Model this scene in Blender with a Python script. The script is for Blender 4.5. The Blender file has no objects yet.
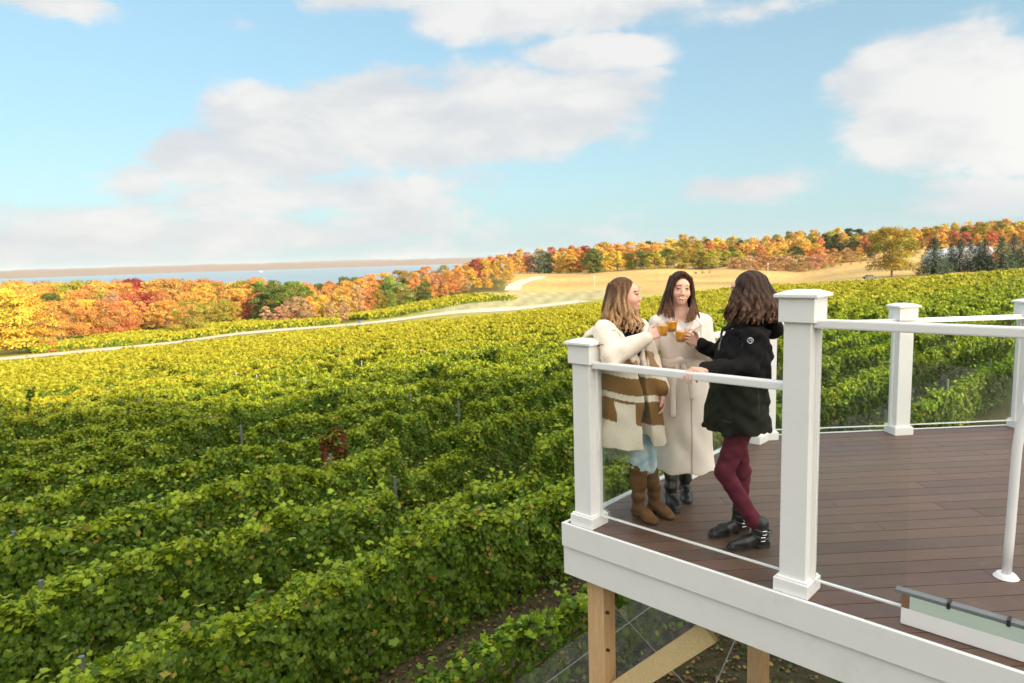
SUN_EL = 10.5; SUN_E = 3.6; SKY_S = .1; CLOUD_B = 3.15; CLOUD_GLOW = 2.3; TOP_GLOW = 1.7; SKY_TINT = (.82, .95, .95); EXPO = 1.45; SHADE_RIDGE_H = 9; HAZE = 3.5e-5
import bpy, bmesh, math, random
import numpy as np
from mathutils import Vector, Matrix

rnd = random.Random(11)
rng = np.random.default_rng(7)
C = bpy.context.scene.collection
sc = bpy.context.scene

# ------------------------------------------------------------------ camera
CH = 1.8531
PIT, ROL, FPX = 0.12300652, -0.03114391, 664.775
_fw = np.array([0, math.cos(PIT), -math.sin(PIT)])
_r0 = np.array([1.0, 0, 0]); _u0 = np.cross(_r0, _fw)
_c, _s = math.cos(ROL), math.sin(ROL)
_rt = _c * _r0 + _s * _u0; _up = -_s * _r0 + _c * _u0
cam_d = bpy.data.cameras.new('camera'); cam = bpy.data.objects.new('camera', cam_d); C.objects.link(cam)
cam.matrix_world = Matrix(((_rt[0], _up[0], -_fw[0], 0), (_rt[1], _up[1], -_fw[1], 0), (_rt[2], _up[2], -_fw[2], CH), (0, 0, 0, 1)))
cam_d.sensor_width = 36; cam_d.lens = FPX / 1024 * 36
cam_d.clip_start = .05; cam_d.clip_end = 30000
cam_d.dof.use_dof = True; cam_d.dof.focus_distance = 4.3; cam_d.dof.aperture_fstop = 3.5
sc.camera = cam

def W(px, py, Y):
    """measured point of the photograph at depth Y"""
    d = _fw + _rt * (px - 512) / FPX - _up * (py - 341.5) / FPX
    return np.array([0, 0, CH]) + d * (Y / d[1])
def WZ(px, py, z=0):
    d = _fw + _rt * (px - 512) / FPX - _up * (py - 341.5) / FPX
    return np.array([0, 0, CH]) + d * ((z - CH) / d[2])
def project(P):
    d = np.asarray(P, float) - np.array([0, 0, CH]); z = d @ _fw
    return 512 + FPX * (d @ _rt) / z, 341.5 - FPX * (d @ _up) / z
def hor(px): return 259.3 - .0311 * (px - 512)

# ------------------------------------------------------------------ materials
def mat(name):
    m = bpy.data.materials.new(name); m.use_nodes = True
    nt = m.node_tree; b = nt.nodes['Principled BSDF']
    return m, nt, b
def N(nt, t, **kw):
    n = nt.nodes.new(t)
    for k, v in kw.items():
        if k in n.bl_rna.properties.keys(): setattr(n, k, v)
        else: n.inputs[k].default_value = v
    return n
def mth(nt, op, a, b=None, c=None, clamp=False):
    n = nt.nodes.new('ShaderNodeMath'); n.operation = op; n.use_clamp = clamp
    for i, v in enumerate((a, b, c)):
        if v is None: continue
        if isinstance(v, (int, float)): n.inputs[i].default_value = v
        else: nt.links.new(v, n.inputs[i])
    return n.outputs[0]
def mix(nt, fac, a, b, blend='MIX'):
    n = nt.nodes.new('ShaderNodeMix'); n.data_type = 'RGBA'; n.blend_type = blend
    for s, v in ((n.inputs[0], fac), (n.inputs[6], a), (n.inputs[7], b)):
        if isinstance(v, (int, float)): s.default_value = v
        elif isinstance(v, tuple): s.default_value = (*v[:3], 1)
        else: nt.links.new(v, s)
    return n.outputs[2]
def ramp(nt, fac, stops):
    n = nt.nodes.new('ShaderNodeValToRGB'); e = n.color_ramp.elements
    while len(e) < len(stops): e.new(.5)
    for i, (p, c) in enumerate(stops):
        e[i].position = p; e[i].color = (*c, 1) if isinstance(c, tuple) else (c, c, c, 1)
    nt.links.new(fac, n.inputs[0]); return n.outputs[0]
def noise(nt, scale, detail=4, rough=.55, vec=None, dist=0):
    n = N(nt, 'ShaderNodeTexNoise', Scale=scale, Detail=detail, Roughness=rough, Distortion=dist)
    if vec is not None: nt.links.new(vec, n.inputs['Vector'])
    return n.outputs[0]
def coords(nt, kind='Object', scale=None, rot=None):
    t = nt.nodes.new('ShaderNodeTexCoord').outputs[kind]
    if scale or rot:
        m = nt.nodes.new('ShaderNodeMapping')
        if scale: m.inputs['Scale'].default_value = scale
        if rot: m.inputs['Rotation'].default_value = rot
        nt.links.new(t, m.inputs[0]); t = m.outputs[0]
    return t
def bump(nt, b, h, strength=.3, dist=.01):
    n = N(nt, 'ShaderNodeBump', Strength=strength, Distance=dist)
    nt.links.new(h, n.inputs['Height']); nt.links.new(n.outputs[0], b.inputs['Normal'])

M = {}
def simple(name, col, rough=.6, var=.12, scale=8, bmp=.15, spec=None, bd=.004, metal=0, dirt=None):
    m, nt, b = mat(name); v = coords(nt)
    f = noise(nt, scale, 6, .6, v)
    c = mix(nt, f, tuple(x * (1 - var) for x in col), tuple(min(1, x * (1 + var)) for x in col))
    if dirt:
        d = ramp(nt, noise(nt, dirt[1], 5, .7, v), [(.55, 0.0), (.75, 1.0)])
        c = mix(nt, mth(nt, 'MULTIPLY', d, dirt[2]), c, dirt[0])
    nt.links.new(c, b.inputs['Base Color']); b.inputs['Roughness'].default_value = rough
    b.inputs['Metallic'].default_value = metal
    if spec is not None: b.inputs['Specular IOR Level'].default_value = spec
    if bmp: bump(nt, b, noise(nt, scale * 4, 4, .6, v), bmp, bd)
    M[name] = m; return m
simple('white_paint', (.84, .845, .84), .42, .04, 5, .15, dirt=((.5, .49, .43), 3.5, .25))
simple('fascia_paint', (.8, .81, .8), .5, .04, 3, .2, dirt=((.5, .49, .44), 4, .22))
simple('metal_white', (.82, .83, .83), .25, .02, 5, 0)
simple('cap_paint', (.86, .865, .86), .4, .03, 6, .1, dirt=((.5, .5, .45), 4, .3))
simple('dark_rubber', (.02, .02, .022), .5, .2)
simple('grey_cap', (.16, .18, .18), .5, .2, 10)
simple('green_glass_edge', (.5, .6, .53), .2, .05)
simple('brown_wood', (.22, .12, .07), .6, .3, 20)
simple('cord', (.36, .37, .38), .5, .1)
simple('steel', (.2, .21, .21), .45, .15, 10, 0, metal=.6)
simple('bark', (.12, .085, .06), .9, .3, 9, .6, bd=.03)
simple('vine_bark', (.1, .07, .05), .9, .35, 25, .6, bd=.01)
simple('roof_white', (.75, .76, .78), .5, .05)
simple('house_wall', (.5, .16, .1), .7, .1)
simple('house_wall_pale', (.55, .55, .55), .7, .1)
simple('roof_slate', (.22, .25, .3), .6, .1)
simple('window_dark', (.02, .025, .03), .15, .1, 3, 0)
simple('car_blue', (.03, .12, .35), .25, .05, 3, 0)
simple('car_dark', (.03, .035, .04), .25, .05, 3, 0)
simple('tyre', (.02, .02, .02), .8)
simple('pole_paint', (.5, .46, .38), .6)

def wood_mat(name, c1, c2, axis_scale, knots=True):
    m, nt, b = mat(name); v = coords(nt, 'Object', axis_scale)
    n1 = noise(nt, 6, 8, .65, v, .8)
    g = ramp(nt, n1, [(.3, c1), (.5, tuple((a + d) / 2 for a, d in zip(c1, c2))), (.62, c2), (.8, c1)])
    n2 = noise(nt, 1.3, 3, .5, coords(nt))
    g = mix(nt, n2, g, tuple(x * 1.25 for x in c2), 'MIX') if False else g
    if knots:
        vo = N(nt, 'ShaderNodeTexVoronoi', Scale=4.0); nt.links.new(coords(nt, 'Object', (1, 1, .45)), vo.inputs['Vector'])
        kf = ramp(nt, vo.outputs['Distance'], [(.06, 1.0), (.1, 0.0)])
        g = mix(nt, kf, g, (.16, .08, .04))
    nt.links.new(g, b.inputs['Base Color']); b.inputs['Roughness'].default_value = .75
    bump(nt, b, n1, .3, .004); M[name] = m
wood_mat('pine_post', (.52, .32, .15), (.68, .46, .25), (14, 14, .8))
wood_mat('pine_brace', (.55, .4, .18), (.7, .55, .3), (.8, 14, 14), False)

def deck_mat():
    m, nt, b = mat('deck_boards'); at = N(nt, 'ShaderNodeAttribute', attribute_name='Col')
    v = coords(nt, 'Object', (1.2, 26, 26))
    n1 = noise(nt, 3, 6, .7, v, .4); n2 = noise(nt, 1.4, 4, .6, coords(nt)); n3 = noise(nt, 9, 5, .7, coords(nt))
    c = mix(nt, ramp(nt, n1, [(.3, 0.0), (.7, 1.0)]), (.072, .032, .019), (.132, .072, .046))
    c = mix(nt, .9, c, at.outputs['Color'], 'MULTIPLY')
    c = mix(nt, mth(nt, 'MULTIPLY', ramp(nt, n2, [(.35, 0.0), (.7, 1.0)]), .4), c, (.15, .12, .095))
    c = mix(nt, mth(nt, 'MULTIPLY', ramp(nt, n3, [(.55, 0.0), (.8, 1.0)]), .35), c, (.2, .17, .14))
    nt.links.new(c, b.inputs['Base Color'])
    r = ramp(nt, n2, [(.3, .38), (.75, .6)]); nt.links.new(r, b.inputs['Roughness'])
    bump(nt, b, n1, .25, .003); M['deck_boards'] = m
deck_mat()

def glass_mat():
    m = bpy.data.materials.new('railing_glass'); m.use_nodes = True; nt = m.node_tree; nt.nodes.clear()
    o = nt.nodes.new('ShaderNodeOutputMaterial'); t = N(nt, 'ShaderNodeBsdfTransparent'); t.inputs[0].default_value = (.965, .985, .975, 1)
    g = N(nt, 'ShaderNodeBsdfGlossy', Roughness=.02); g.inputs[0].default_value = (1, 1, 1, 1)
    f = N(nt, 'ShaderNodeFresnel', IOR=1.5); mx = nt.nodes.new('ShaderNodeMixShader')
    nt.links.new(mth(nt, 'MULTIPLY', f.outputs[0], .3, clamp=True), mx.inputs[0])
    nt.links.new(t.outputs[0], mx.inputs[1]); nt.links.new(g.outputs[0], mx.inputs[2])
    d = N(nt, 'ShaderNodeBsdfDiffuse'); d.inputs[0].default_value = (.6, .65, .6, 1)
    mx2 = nt.nodes.new('ShaderNodeMixShader'); sm = ramp(nt, noise(nt, 2.2, 5, .6, coords(nt, 'Object', (1, 1, .35))), [(.5, .0), (.8, .025)])
    nt.links.new(sm, mx2.inputs[0]); nt.links.new(mx.outputs[0], mx2.inputs[1]); nt.links.new(d.outputs[0], mx2.inputs[2])
    nt.links.new(mx2.outputs[0], o.inputs[0]); M['railing_glass'] = m
glass_mat()
def net_mat():
    m = bpy.data.materials.new('bird_net'); m.use_nodes = True; nt = m.node_tree; nt.nodes.clear()
    o = nt.nodes.new('ShaderNodeOutputMaterial'); t = N(nt, 'ShaderNodeBsdfTransparent')
    d = N(nt, 'ShaderNodeBsdfDiffuse'); d.inputs[0].default_value = (.2, .21, .21, 1)
    f = ramp(nt, noise(nt, 1.6, 6, .7, coords(nt, 'Object', (1, 1, .6)), 1.2), [(.35, .1), (.55, .26), (.68, .5)])
    mx = nt.nodes.new('ShaderNodeMixShader'); nt.links.new(f, mx.inputs[0])
    nt.links.new(t.outputs[0], mx.inputs[1]); nt.links.new(d.outputs[0], mx.inputs[2]); nt.links.new(mx.outputs[0], o.inputs[0]); M['net'] = m
net_mat()

def leaf_mat(name, use_obj=False, trans=.3, rough=.5):
    m, nt, b = mat(name); o = nt.nodes['Material Output']
    at = N(nt, 'ShaderNodeAttribute', attribute_name='Col').outputs['Color']
    if use_obj:
        oi = nt.nodes.new('ShaderNodeObjectInfo').outputs['Color']; at = mix(nt, 1.0, oi, at, 'MULTIPLY')
    nt.links.new(at, b.inputs['Base Color']); b.inputs['Roughness'].default_value = rough; b.inputs['Specular IOR Level'].default_value = .25
    t = N(nt, 'ShaderNodeBsdfTranslucent'); nt.links.new(mix(nt, 1.0, at, (1.0, .95, .5), 'MULTIPLY'), t.inputs[0])
    mx = nt.nodes.new('ShaderNodeMixShader'); mx.inputs[0].default_value = trans
    nt.links.new(b.outputs[0], mx.inputs[1]); nt.links.new(t.outputs[0], mx.inputs[2]); nt.links.new(mx.outputs[0], o.inputs[0]); M[name] = m
leaf_mat('vine_leaf'); leaf_mat('tree_leaf', True, .3, .6)

def ground_mat():
    m, nt, b = mat('ground'); at = N(nt, 'ShaderNodeAttribute', attribute_name='Col').outputs['Color']
    v = coords(nt)
    n1 = noise(nt, .35, 8, .65, v); n2 = noise(nt, 6, 6, .7, v)
    c = mix(nt, 1.0, at, ramp(nt, n1, [(.3, .7), (.7, 1.25)]), 'MULTIPLY')
    c = mix(nt, 1.0, c, ramp(nt, n2, [(.3, .55), (.7, 1.4)]), 'MULTIPLY')
    nt.links.new(c, b.inputs['Base Color']); b.inputs['Roughness'].default_value = .95; b.inputs['Specular IOR Level'].default_value = .1
    bump(nt, b, n2, .8, .05); M['ground'] = m
ground_mat()
def road_mat():
    m, nt, b = mat('road'); v = coords(nt)
    c = ramp(nt, noise(nt, .9, 8, .7, v), [(.3, (.5, .42, .28)), (.6, (.62, .55, .43)), (.75, (.7, .65, .54))])
    nt.links.new(c, b.inputs['Base Color']); b.inputs['Roughness'].default_value = .95; M['road'] = m
road_mat()
def water_mat():
    m, nt, b = mat('water'); b.inputs['Base Color'].default_value = (.16, .27, .34, 1); b.inputs['Roughness'].default_value = .3
    bump(nt, b, noise(nt, .05, 6, .7, coords(nt)), .25, .4); M['water'] = m
water_mat()
def farhill_mat():
    m, nt, b = mat('far_hill'); v = coords(nt, 'Object', (1, .25, 2))
    c = ramp(nt, noise(nt, .011, 8, .75, v), [(.32, (.06, .07, .045)), (.44, (.17, .12, .08)), (.55, (.22, .13, .085)), (.66, (.2, .15, .08)), (.76, (.07, .085, .05))])
    nt.links.new(c, b.inputs['Base Color']); b.inputs['Roughness'].default_value = 1; M['far_hill'] = m
farhill_mat()

# ------------------------------------------------------------------ mesh helpers
def link(name, me, parent=None, m=None):
    o = bpy.data.objects.new(name, me); C.objects.link(o)
    if m is not None and me is not None: me.materials.append(M[m] if isinstance(m, str) else m)
    if parent is not None: o.parent = parent
    return o
def np_mesh(name, V, F, col=None, smooth=False, mats=None, mi=None):
    """V (n,3); F (k,m) all faces of one size"""
    me = bpy.data.meshes.new(name); V = np.asarray(V, np.float32); F = np.asarray(F, np.int32)
    me.vertices.add(len(V)); me.vertices.foreach_set('co', V.ravel())
    k, n = F.shape; me.loops.add(k * n); me.loops.foreach_set('vertex_index', F.ravel())
    me.polygons.add(k); me.polygons.foreach_set('loop_start', np.arange(0, k * n, n, dtype=np.int32))
    if col is not None:
        a = me.color_attributes.new('Col', 'FLOAT_COLOR', 'POINT')
        c = np.ones((len(V), 4), np.float32); c[:, :3] = col; a.data.foreach_set('color', c.ravel())
    me.update(calc_edges=True); me.validate()
    if smooth: me.polygons.foreach_set('use_smooth', np.ones(k, bool))
    return me
def bm_obj(name, bm, m, parent=None, bevel=0, smooth=False):
    me = bpy.data.meshes.new(name)
    bmesh.ops.recalc_face_normals(bm, faces=bm.faces)
    if bevel: bmesh.ops.bevel(bm, geom=[e for e in bm.edges if len(e.link_faces) == 2 and e.calc_face_angle(0) > .5], offset=bevel, segments=2, affect='EDGES', profile=.6)
    bm.to_mesh(me); bm.free()
    if smooth: me.polygons.foreach_set('use_smooth', [True] * len(me.polygons))
    return link(name, me, parent, m)
def frame_box(bm, o, a, b, c):
    """box from corner o with edge vectors a, b, c"""
    o, a, b, c = (np.asarray(t, float) for t in (o, a, b, c))
    vs = [bm.verts.new(o + i * a + j * b + k * c) for k in (0, 1) for j in (0, 1) for i in (0, 1)]
    for f in ((0, 1, 3, 2), (4, 6, 7, 5), (0, 4, 5, 1), (1, 5, 7, 3), (3, 7, 6, 2), (2, 6, 4, 0)): bm.faces.new([vs[i] for i in f])
def tube(bm, pts, r, seg=8, r1=None):
    pts = [Vector(p) for p in pts]; n = len(pts); rings = []
    for i, p in enumerate(pts):
        d = (pts[min(i + 1, n - 1)] - pts[max(i - 1, 0)]).normalized()
        up = Vector((0, 0, 1)) if abs(d.z) < .9 else Vector((1, 0, 0))
        a = d.cross(up).normalized(); b = d.cross(a)
        rr = r if r1 is None else r + (r1 - r) * i / (n - 1)
        rings.append([bm.verts.new(p + (a * math.cos(t) + b * math.sin(t)) * rr) for t in [2 * math.pi * j / seg for j in range(seg)]])
    for q, w in zip(rings, rings[1:]):
        for j in range(seg): bm.faces.new((q[j], q[(j + 1) % seg], w[(j + 1) % seg], w[j]))
    bm.faces.new(rings[0][::-1]); bm.faces.new(rings[-1])
def thing(name, label, cat, loc=(0, 0, 0), group=None):
    o = bpy.data.objects.new(name, None); C.objects.link(o); o.location = loc
    o['label'] = label; o['category'] = cat
    if group: o['group'] = group
    return o
def tag(o, label=None, cat=None, group=None, kind=None):
    if label: o['label'] = label
    if cat: o['category'] = cat
    if group: o['group'] = group
    if kind: o['kind'] = kind
    return o
def put(o, parent):       # parent keeping world position (parent is an unrotated empty)
    o.parent = parent; o.location = Vector(o.location) - parent.location
    return o

# ------------------------------------------------------------------ deck
TH = -0.79643; TD = 0.0425
u = np.array([math.sin(TH), math.cos(TH), 0]); v = np.array([math.cos(TH), -math.sin(TH), 0])   # u: towards the far-left corner, v: inwards
b1 = np.array([math.cos(TD), math.sin(TD), 0]); b2 = np.array([-math.sin(TD), math.cos(TD), 0]); Z = np.array([0, 0, 1.0])
A = np.array([.505, 4.335, 0]); B = np.array([1.528, 3.334, 0]); D = np.array([3.762, 6.406, 0]); S = .1874; CW = .1416; HB = .089; Hc = 1.27; HT = 1.612

deck = thing('viewing_deck', 'raised brown board deck with white fascia where three women stand', 'deck', (1.5, 4.6, 0))
# outline of deck boards (inner side of the white rim)
P0 = A + .222 * u - .004 * v                      # far-left tip
P1 = P0 - 3.7 * u                                 # towards the viewer on the right
P2 = np.array([7.2, P1[1], 0])
yb = lambda x: (D + .205 * b2)[1] + (x - D[0]) * math.tan(TD)
P3 = np.array([7.2, yb(7.2), 0])
# left edge line P0 + t v meets back edge
t = 0
while (P0 + t * v)[1] < yb((P0 + t * v)[0]): t += .002
P4 = P0 + t * v
poly = [P0[:2], P1[:2], P2[:2], P3[:2], P4[:2]]
def clip_poly(pts, n, d):      # keep points with p.n <= d
    out = []
    for i in range(len(pts)):
        p, q = pts[i], pts[(i + 1) % len(pts)]; a = p @ n - d; b = q @ n - d
        if a <= 0: out.append(p)
        if (a < 0) != (b < 0) and a != b: out.append(p + (q - p) * (a / (a - b)))
    return out
bw, gap = .139, .006
V = []; F = []; cols = []
bm = bmesh.new(); cl = bm.loops.layers.float_color.new('Col')
b1_2, b2_2 = b1[:2], b2[:2]
k0 = int(min(p @ b2_2 for p in poly) / (bw + gap)) - 1; k1 = int(max(p @ b2_2 for p in poly) / (bw + gap)) + 1
for k in range(k0, k1 + 1):
    lo = k * (bw + gap) + .03; hi = lo + bw
    strip = clip_poly(clip_poly([np.array(p) for p in poly], b2_2, hi), -b2_2, -lo)
    if len(strip) < 3: continue
    x0 = min(p @ b1_2 for p in strip); x1 = max(p @ b1_2 for p in strip)
    cuts = [x0 - 1]; xx = x0 + rnd.uniform(.6, 3.6)
    while xx < x1: cuts.append(xx); xx += rnd.uniform(2.4, 3.7)
    cuts.append(x1 + 1)
    for c0, c1 in zip(cuts, cuts[1:]):
        seg = clip_poly(clip_poly(strip, b1_2, c1 - .002), -b1_2, -(c0 + .002))
        if len(seg) < 3: continue
        area = abs(sum(seg[i][0] * seg[(i + 1) % len(seg)][1] - seg[(i + 1) % len(seg)][0] * seg[i][1] for i in range(len(seg)))) / 2
        if area < 1e-4: continue
        sh = rnd.uniform(.72, 1.2); tc = (sh, sh * rnd.uniform(.9, 1.05), sh * rnd.uniform(.85, 1.08), 1)
        top = [bm.verts.new((*p, 0)) for p in seg]; bot = [bm.verts.new((*p, -.024)) for p in seg]
        fs = [bm.faces.new(top), bm.faces.new(bot[::-1])]
        for i in range(len(seg)): fs.append(bm.faces.new((top[i], bot[i], bot[(i + 1) % len(seg)], top[(i + 1) % len(seg)])))
        for f in fs:
            for l in f.loops: l[cl] = tc
fl = bm_obj('deck_floor', bm, 'deck_boards'); put(fl, deck)
# joists / dark underside sheet
bm = bmesh.new()
ins = [P0 - .25 * u * 0 + .03 * v - .03 * u, P1 + .03 * v, P2, P3 + np.array([0, -.03, 0]), P4 + np.array([0.0, -.05, 0])]
for a_ in np.arange(.3, 5.5, .42):
    a0 = P0 + .04 * v - a_ * u
    ln = 3.0
    if (a0 + v * ln)[1] > yb((a0 + v * ln)[0]) - .1: ln = (yb(a0[0] + 1.5) - .1 - a0[1]) / v[1] * .93
    if a_ < 3.5: frame_box(bm, a0 - .22 * Z, .04 * u, ln * v, .19 * Z)
put(bm_obj('joist', bm, 'pine_brace'), deck); bpy.data.objects['joist'].name = 'joist_frame'
# fascia: upper board proud of the lower one, along AB and along the left edge and the back
def fascia(p, q, n, name, rim=.024):
    """p->q run, n outward normal"""
    d = q - p; bmf = bmesh.new(); frame_box(bmf, p - .163 * Z, d, n * rim, .168 * Z)
    o = bm_obj(name, bmf, 'fascia_paint', bevel=.003); put(o, deck)
    bmf = bmesh.new(); frame_box(bmf, p - .375 * Z, d, n * (rim - .018), .209 * Z)
    o2 = bm_obj(name, bmf, 'fascia_paint', bevel=.003); put(o2, deck)
fascia(P0 + .0 * u + .026 * u, P1, -v, 'fascia_board')
fascia(P0 + .026 * v * 0, P4, u, 'fascia_board')
fascia(P4, P3, b2, 'fascia_board')
bm = bmesh.new(); frame_box(bm, P0 - .001 * v - .004 * Z + .0 * u, P1 - P0, .005 * v, .0085 * Z)
put(bm_obj('rim_flashing', bm, 'grey_cap'), deck)
# support posts and brace
def sup(pc, label=None):
    bm = bmesh.new(); frame_box(bm, pc - 4.3 * Z, .14 * u, .14 * v, (4.3 - .377) * Z)
    o = bm_obj('support_post', bm, 'pine_post', bevel=.006); put(o, deck); return o
cn = A + .075 * v - .03 * u
sup(cn); sup(A + .075 * v - 3.3 * u); sup(np.array([2.06, 5.3, 0])); sup(A + 2.3 * v - 1.9 * u)
bm = bmesh.new()
_n = lambda px, py: (lambda d: np.array([0, 0, CH]) + d * (((cn + .05 * v - np.array([0, 0, CH])) @ v) / (d @ v)))(_fw + _rt * (px - 512) / FPX - _up * (py - 341.5) / FPX)
lo_, hi_ = _n(631, 683), _n(706, 634); dv = (hi_ - lo_) * 1.25; s0 = hi_ - dv - .05 * v
n_ = np.cross(dv, v); n_ /= np.linalg.norm(n_)
frame_box(bm, s0 + .05 * v - n_ * .07, dv * 1.02, .045 * v, n_ * .14)
put(bm_obj('brace', bm, 'pine_brace', bevel=.004), deck)
for zz in (-.62, -.9):
    bm = bmesh.new(); q = cn + .03 * v - .002 * u + zz * Z
    tube(bm, [q, q - .02 * u], .011, 8); put(bm_obj('bolt', bm, 'dark_rubber'), deck)

def railing_post(par, P, e1, e2, hc, label=None):
    i = (S - CW) / 2
    post = thing('rail_post', '', '', P); del post['label']; del post['category']
    post.parent = par; post.location = Vector(P) - par.location
    def mk(nm, fn, m, bv):
        bm = bmesh.new(); fn(bm); o = bm_obj(nm, bm, m, bevel=bv); o.parent = post
    mk('post_shaft', lambda bm: frame_box(bm, i * (e1 + e2), CW * e1, CW * e2, (hc - .1) * Z), 'white_paint', .005)
    def base(bm):
        frame_box(bm, 0 * Z + .001 * Z, S * e1, S * e2, (HB - .012) * Z)
        frame_box(bm, .009 * (e1 + e2) + (HB - .0115) * Z, (S - .018) * e1, (S - .018) * e2, .012 * Z)
    mk('post_base', base, 'white_paint', .004)
    def cap(bm):
        j = .002
        frame_box(bm, j * (e1 + e2) + (hc - .128) * Z, (S - 2 * j) * e1, (S - 2 * j) * e2, .128 * Z)
        e = .018; o = -e * (e1 + e2) + (hc + .0005) * Z; s = S + 2 * e
        frame_box(bm, o, s * e1, s * e2, .018 * Z)
    mk('post_cap', cap, 'cap_paint', .004)
    def pyr(bm):
        e = .014; o = -e * (e1 + e2) + (hc + .019) * Z; s = S + 2 * e; q = .05
        lo = [o, o + s * e1, o + s * (e1 + e2), o + s * e2]
        hi = [o + q * (e1 + e2) + .018 * Z, o + (s - q) * e1 + q * e2 + .018 * Z, o + (s - q) * (e1 + e2) + .018 * Z, o + q * e1 + (s - q) * e2 + .018 * Z]
        a = [bm.verts.new(x) for x in lo]; b = [bm.verts.new(x) for x in hi]
        bm.faces.new(a[::-1]); bm.faces.new(b)
        for k in range(4): bm.faces.new((a[k], a[(k + 1) % 4], b[(k + 1) % 4], b[k]))
    mk('cap_top', pyr, 'cap_paint', 0)
    if label: post['label'] = label
    return post
def rail_run(par, p, q, n, zt, name='top_rail', glass=True):
    """p, q on the outer face line; n inward"""
    d = q - p
    bm = bmesh.new(); frame_box(bm, p + .045 * n + (zt - .046) * Z, d, .062 * n, .046 * Z)
    o = bm_obj(name, bm, 'white_paint', bevel=.008); put(o, par)
    dn = d / np.linalg.norm(d)
    if glass:
        bm = bmesh.new(); frame_box(bm, p + .1 * n + .086 * Z + .012 * dn, d - .024 * dn, .008 * n, (zt - .135) * Z)
        g = bm_obj('glass_panel', bm, 'railing_glass'); put(g, par)
        bm = bmesh.new(); frame_box(bm, p + .096 * n + .076 * Z, d, .016 * n, .009 * Z)
        put(bm_obj('glass_edge', bm, 'metal_white'), g).location = (0, 0, 0)
        for a_, s_ in ((p, 1), (q, -1)):
            bm = bmesh.new(); o_ = a_ + .09 * n + .09 * Z
            frame_box(bm, o_, dn * .022 * s_, .028 * n, (zt - .14) * Z)
            put(bm_obj('side_channel', bm, 'white_paint', bevel=.002), par)
i_ = (S - CW) / 2
R1_ = thing('glass_railing', 'white corner railing in front of the women, with low and tall post', 'railing', A)
railing_post(R1_, A, u * 1.0, v, Hc, 'short square white corner post beside woman in cream coat') if False else None
# posts take their outer corner at P with e1 = u, e2 = v
railing_post(R1_, A, u, v, Hc, 'short white square post at the deck corner')
railing_post(R1_, B, u, v, HT, 'tall white square post with broad cap')
rail_run(R1_, A - i_ * 0 * u + i_ * u * 0 + (i_) * u, B + (S - i_) * u, v, 1.157)
R2_ = thing('glass_railing', 'tall white railing running from big post to right edge', 'railing', B)
rail_run(R2_, B + i_ * u, B - 1.9 * u, v, 1.5, glass=False)
bm = bmesh.new(); frame_box(bm, B + .1 * v + .09 * Z - .0 * u, -.43 * u, .008 * v, 1.37 * Z)
put(bm_obj('glass_panel', bm, 'railing_glass'), R2_)
bm = bmesh.new(); frame_box(bm, B + .096 * v + .076 * Z, -.43 * u, .016 * v, .009 * Z); put(bm_obj('glass_edge', bm, 'metal_white'), R2_)
bm = bmesh.new(); frame_box(bm, B + .09 * v + .09 * Z + i_ * u, -.022 * u, .028 * v, 1.36 * Z); put(bm_obj('side_channel', bm, 'white_paint', bevel=.002), R2_)
railing_post(R2_, B - 2.1 * u, u, v, HT)
# kick board with pale green strip
KB = thing('kick_board', 'low white board with pale green strip and dark cap at lower right', 'board', B - .45 * u)
q0 = A - 1.852 * u + .075 * v
for nm, o_, a_, b_, c_, m_ in (('lower_board', .004 * Z, -1.5 * u, .03 * v, .084 * Z, 'fascia_paint'), ('green_strip', .089 * Z - .035 * u, -1.465 * u, .024 * v, .066 * Z, 'green_glass_edge'),
                               ('end_block', .089 * Z, -.033 * u, .028 * v, .066 * Z, 'brown_wood'), ('cap_strip', .156 * Z + .03 * u, -1.53 * u, .045 * v, .018 * Z, 'grey_cap')):
    bm = bmesh.new(); frame_box(bm, q0 + o_, a_, b_, c_); put(bm_obj(nm, bm, m_, bevel=.002), KB)
for a_ in (.19, .42):
    bm = bmesh.new(); frame_box(bm, q0 + .15 * Z - a_ * u - .004 * v, -.014 * u, .05 * v, .03 * Z); put(bm_obj('clip', bm, 'dark_rubber'), KB)
# left and back railings
R3_ = thing('glass_railing', 'white glass railing behind the women along the left deck edge', 'railing', A + 1.2 * v)
FO = A + 1.355 * v
railing_post(R3_, FO, u, v, Hc, 'white post base seen behind woman in long coat')
CO = A + 2.65 * v
railing_post(R3_, CO, u, v, Hc)
rail_run(R3_, A + (S - i_) * v + S * u, FO + i_ * v + S * u, -u, 1.157)
rail_run(R3_, FO + (S - i_) * v + S * u, CO + i_ * v + S * u, -u, 1.157)
R4_ = thing('glass_railing', 'white glass railing across the back of the deck', 'railing', D)
C2 = np.array([2.6 - S, 6.372, 0])
railing_post(R4_, C2, b1, b2, Hc); railing_post(R4_, D, b1, b2, Hc, 'white post in the middle of the back railing with chipped base'); EE = D + 1.29 * b1
railing_post(R4_, EE, b1, b2, Hc)
rail_run(R4_, C2 + (S - i_) * b1, D + i_ * b1, b2, 1.157); rail_run(R4_, D + (S - i_) * b1, EE + i_ * b1, b2, 1.157)
rail_run(R4_, EE + (S - i_) * b1, EE + 1.9 * b1, b2, 1.157)
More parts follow.
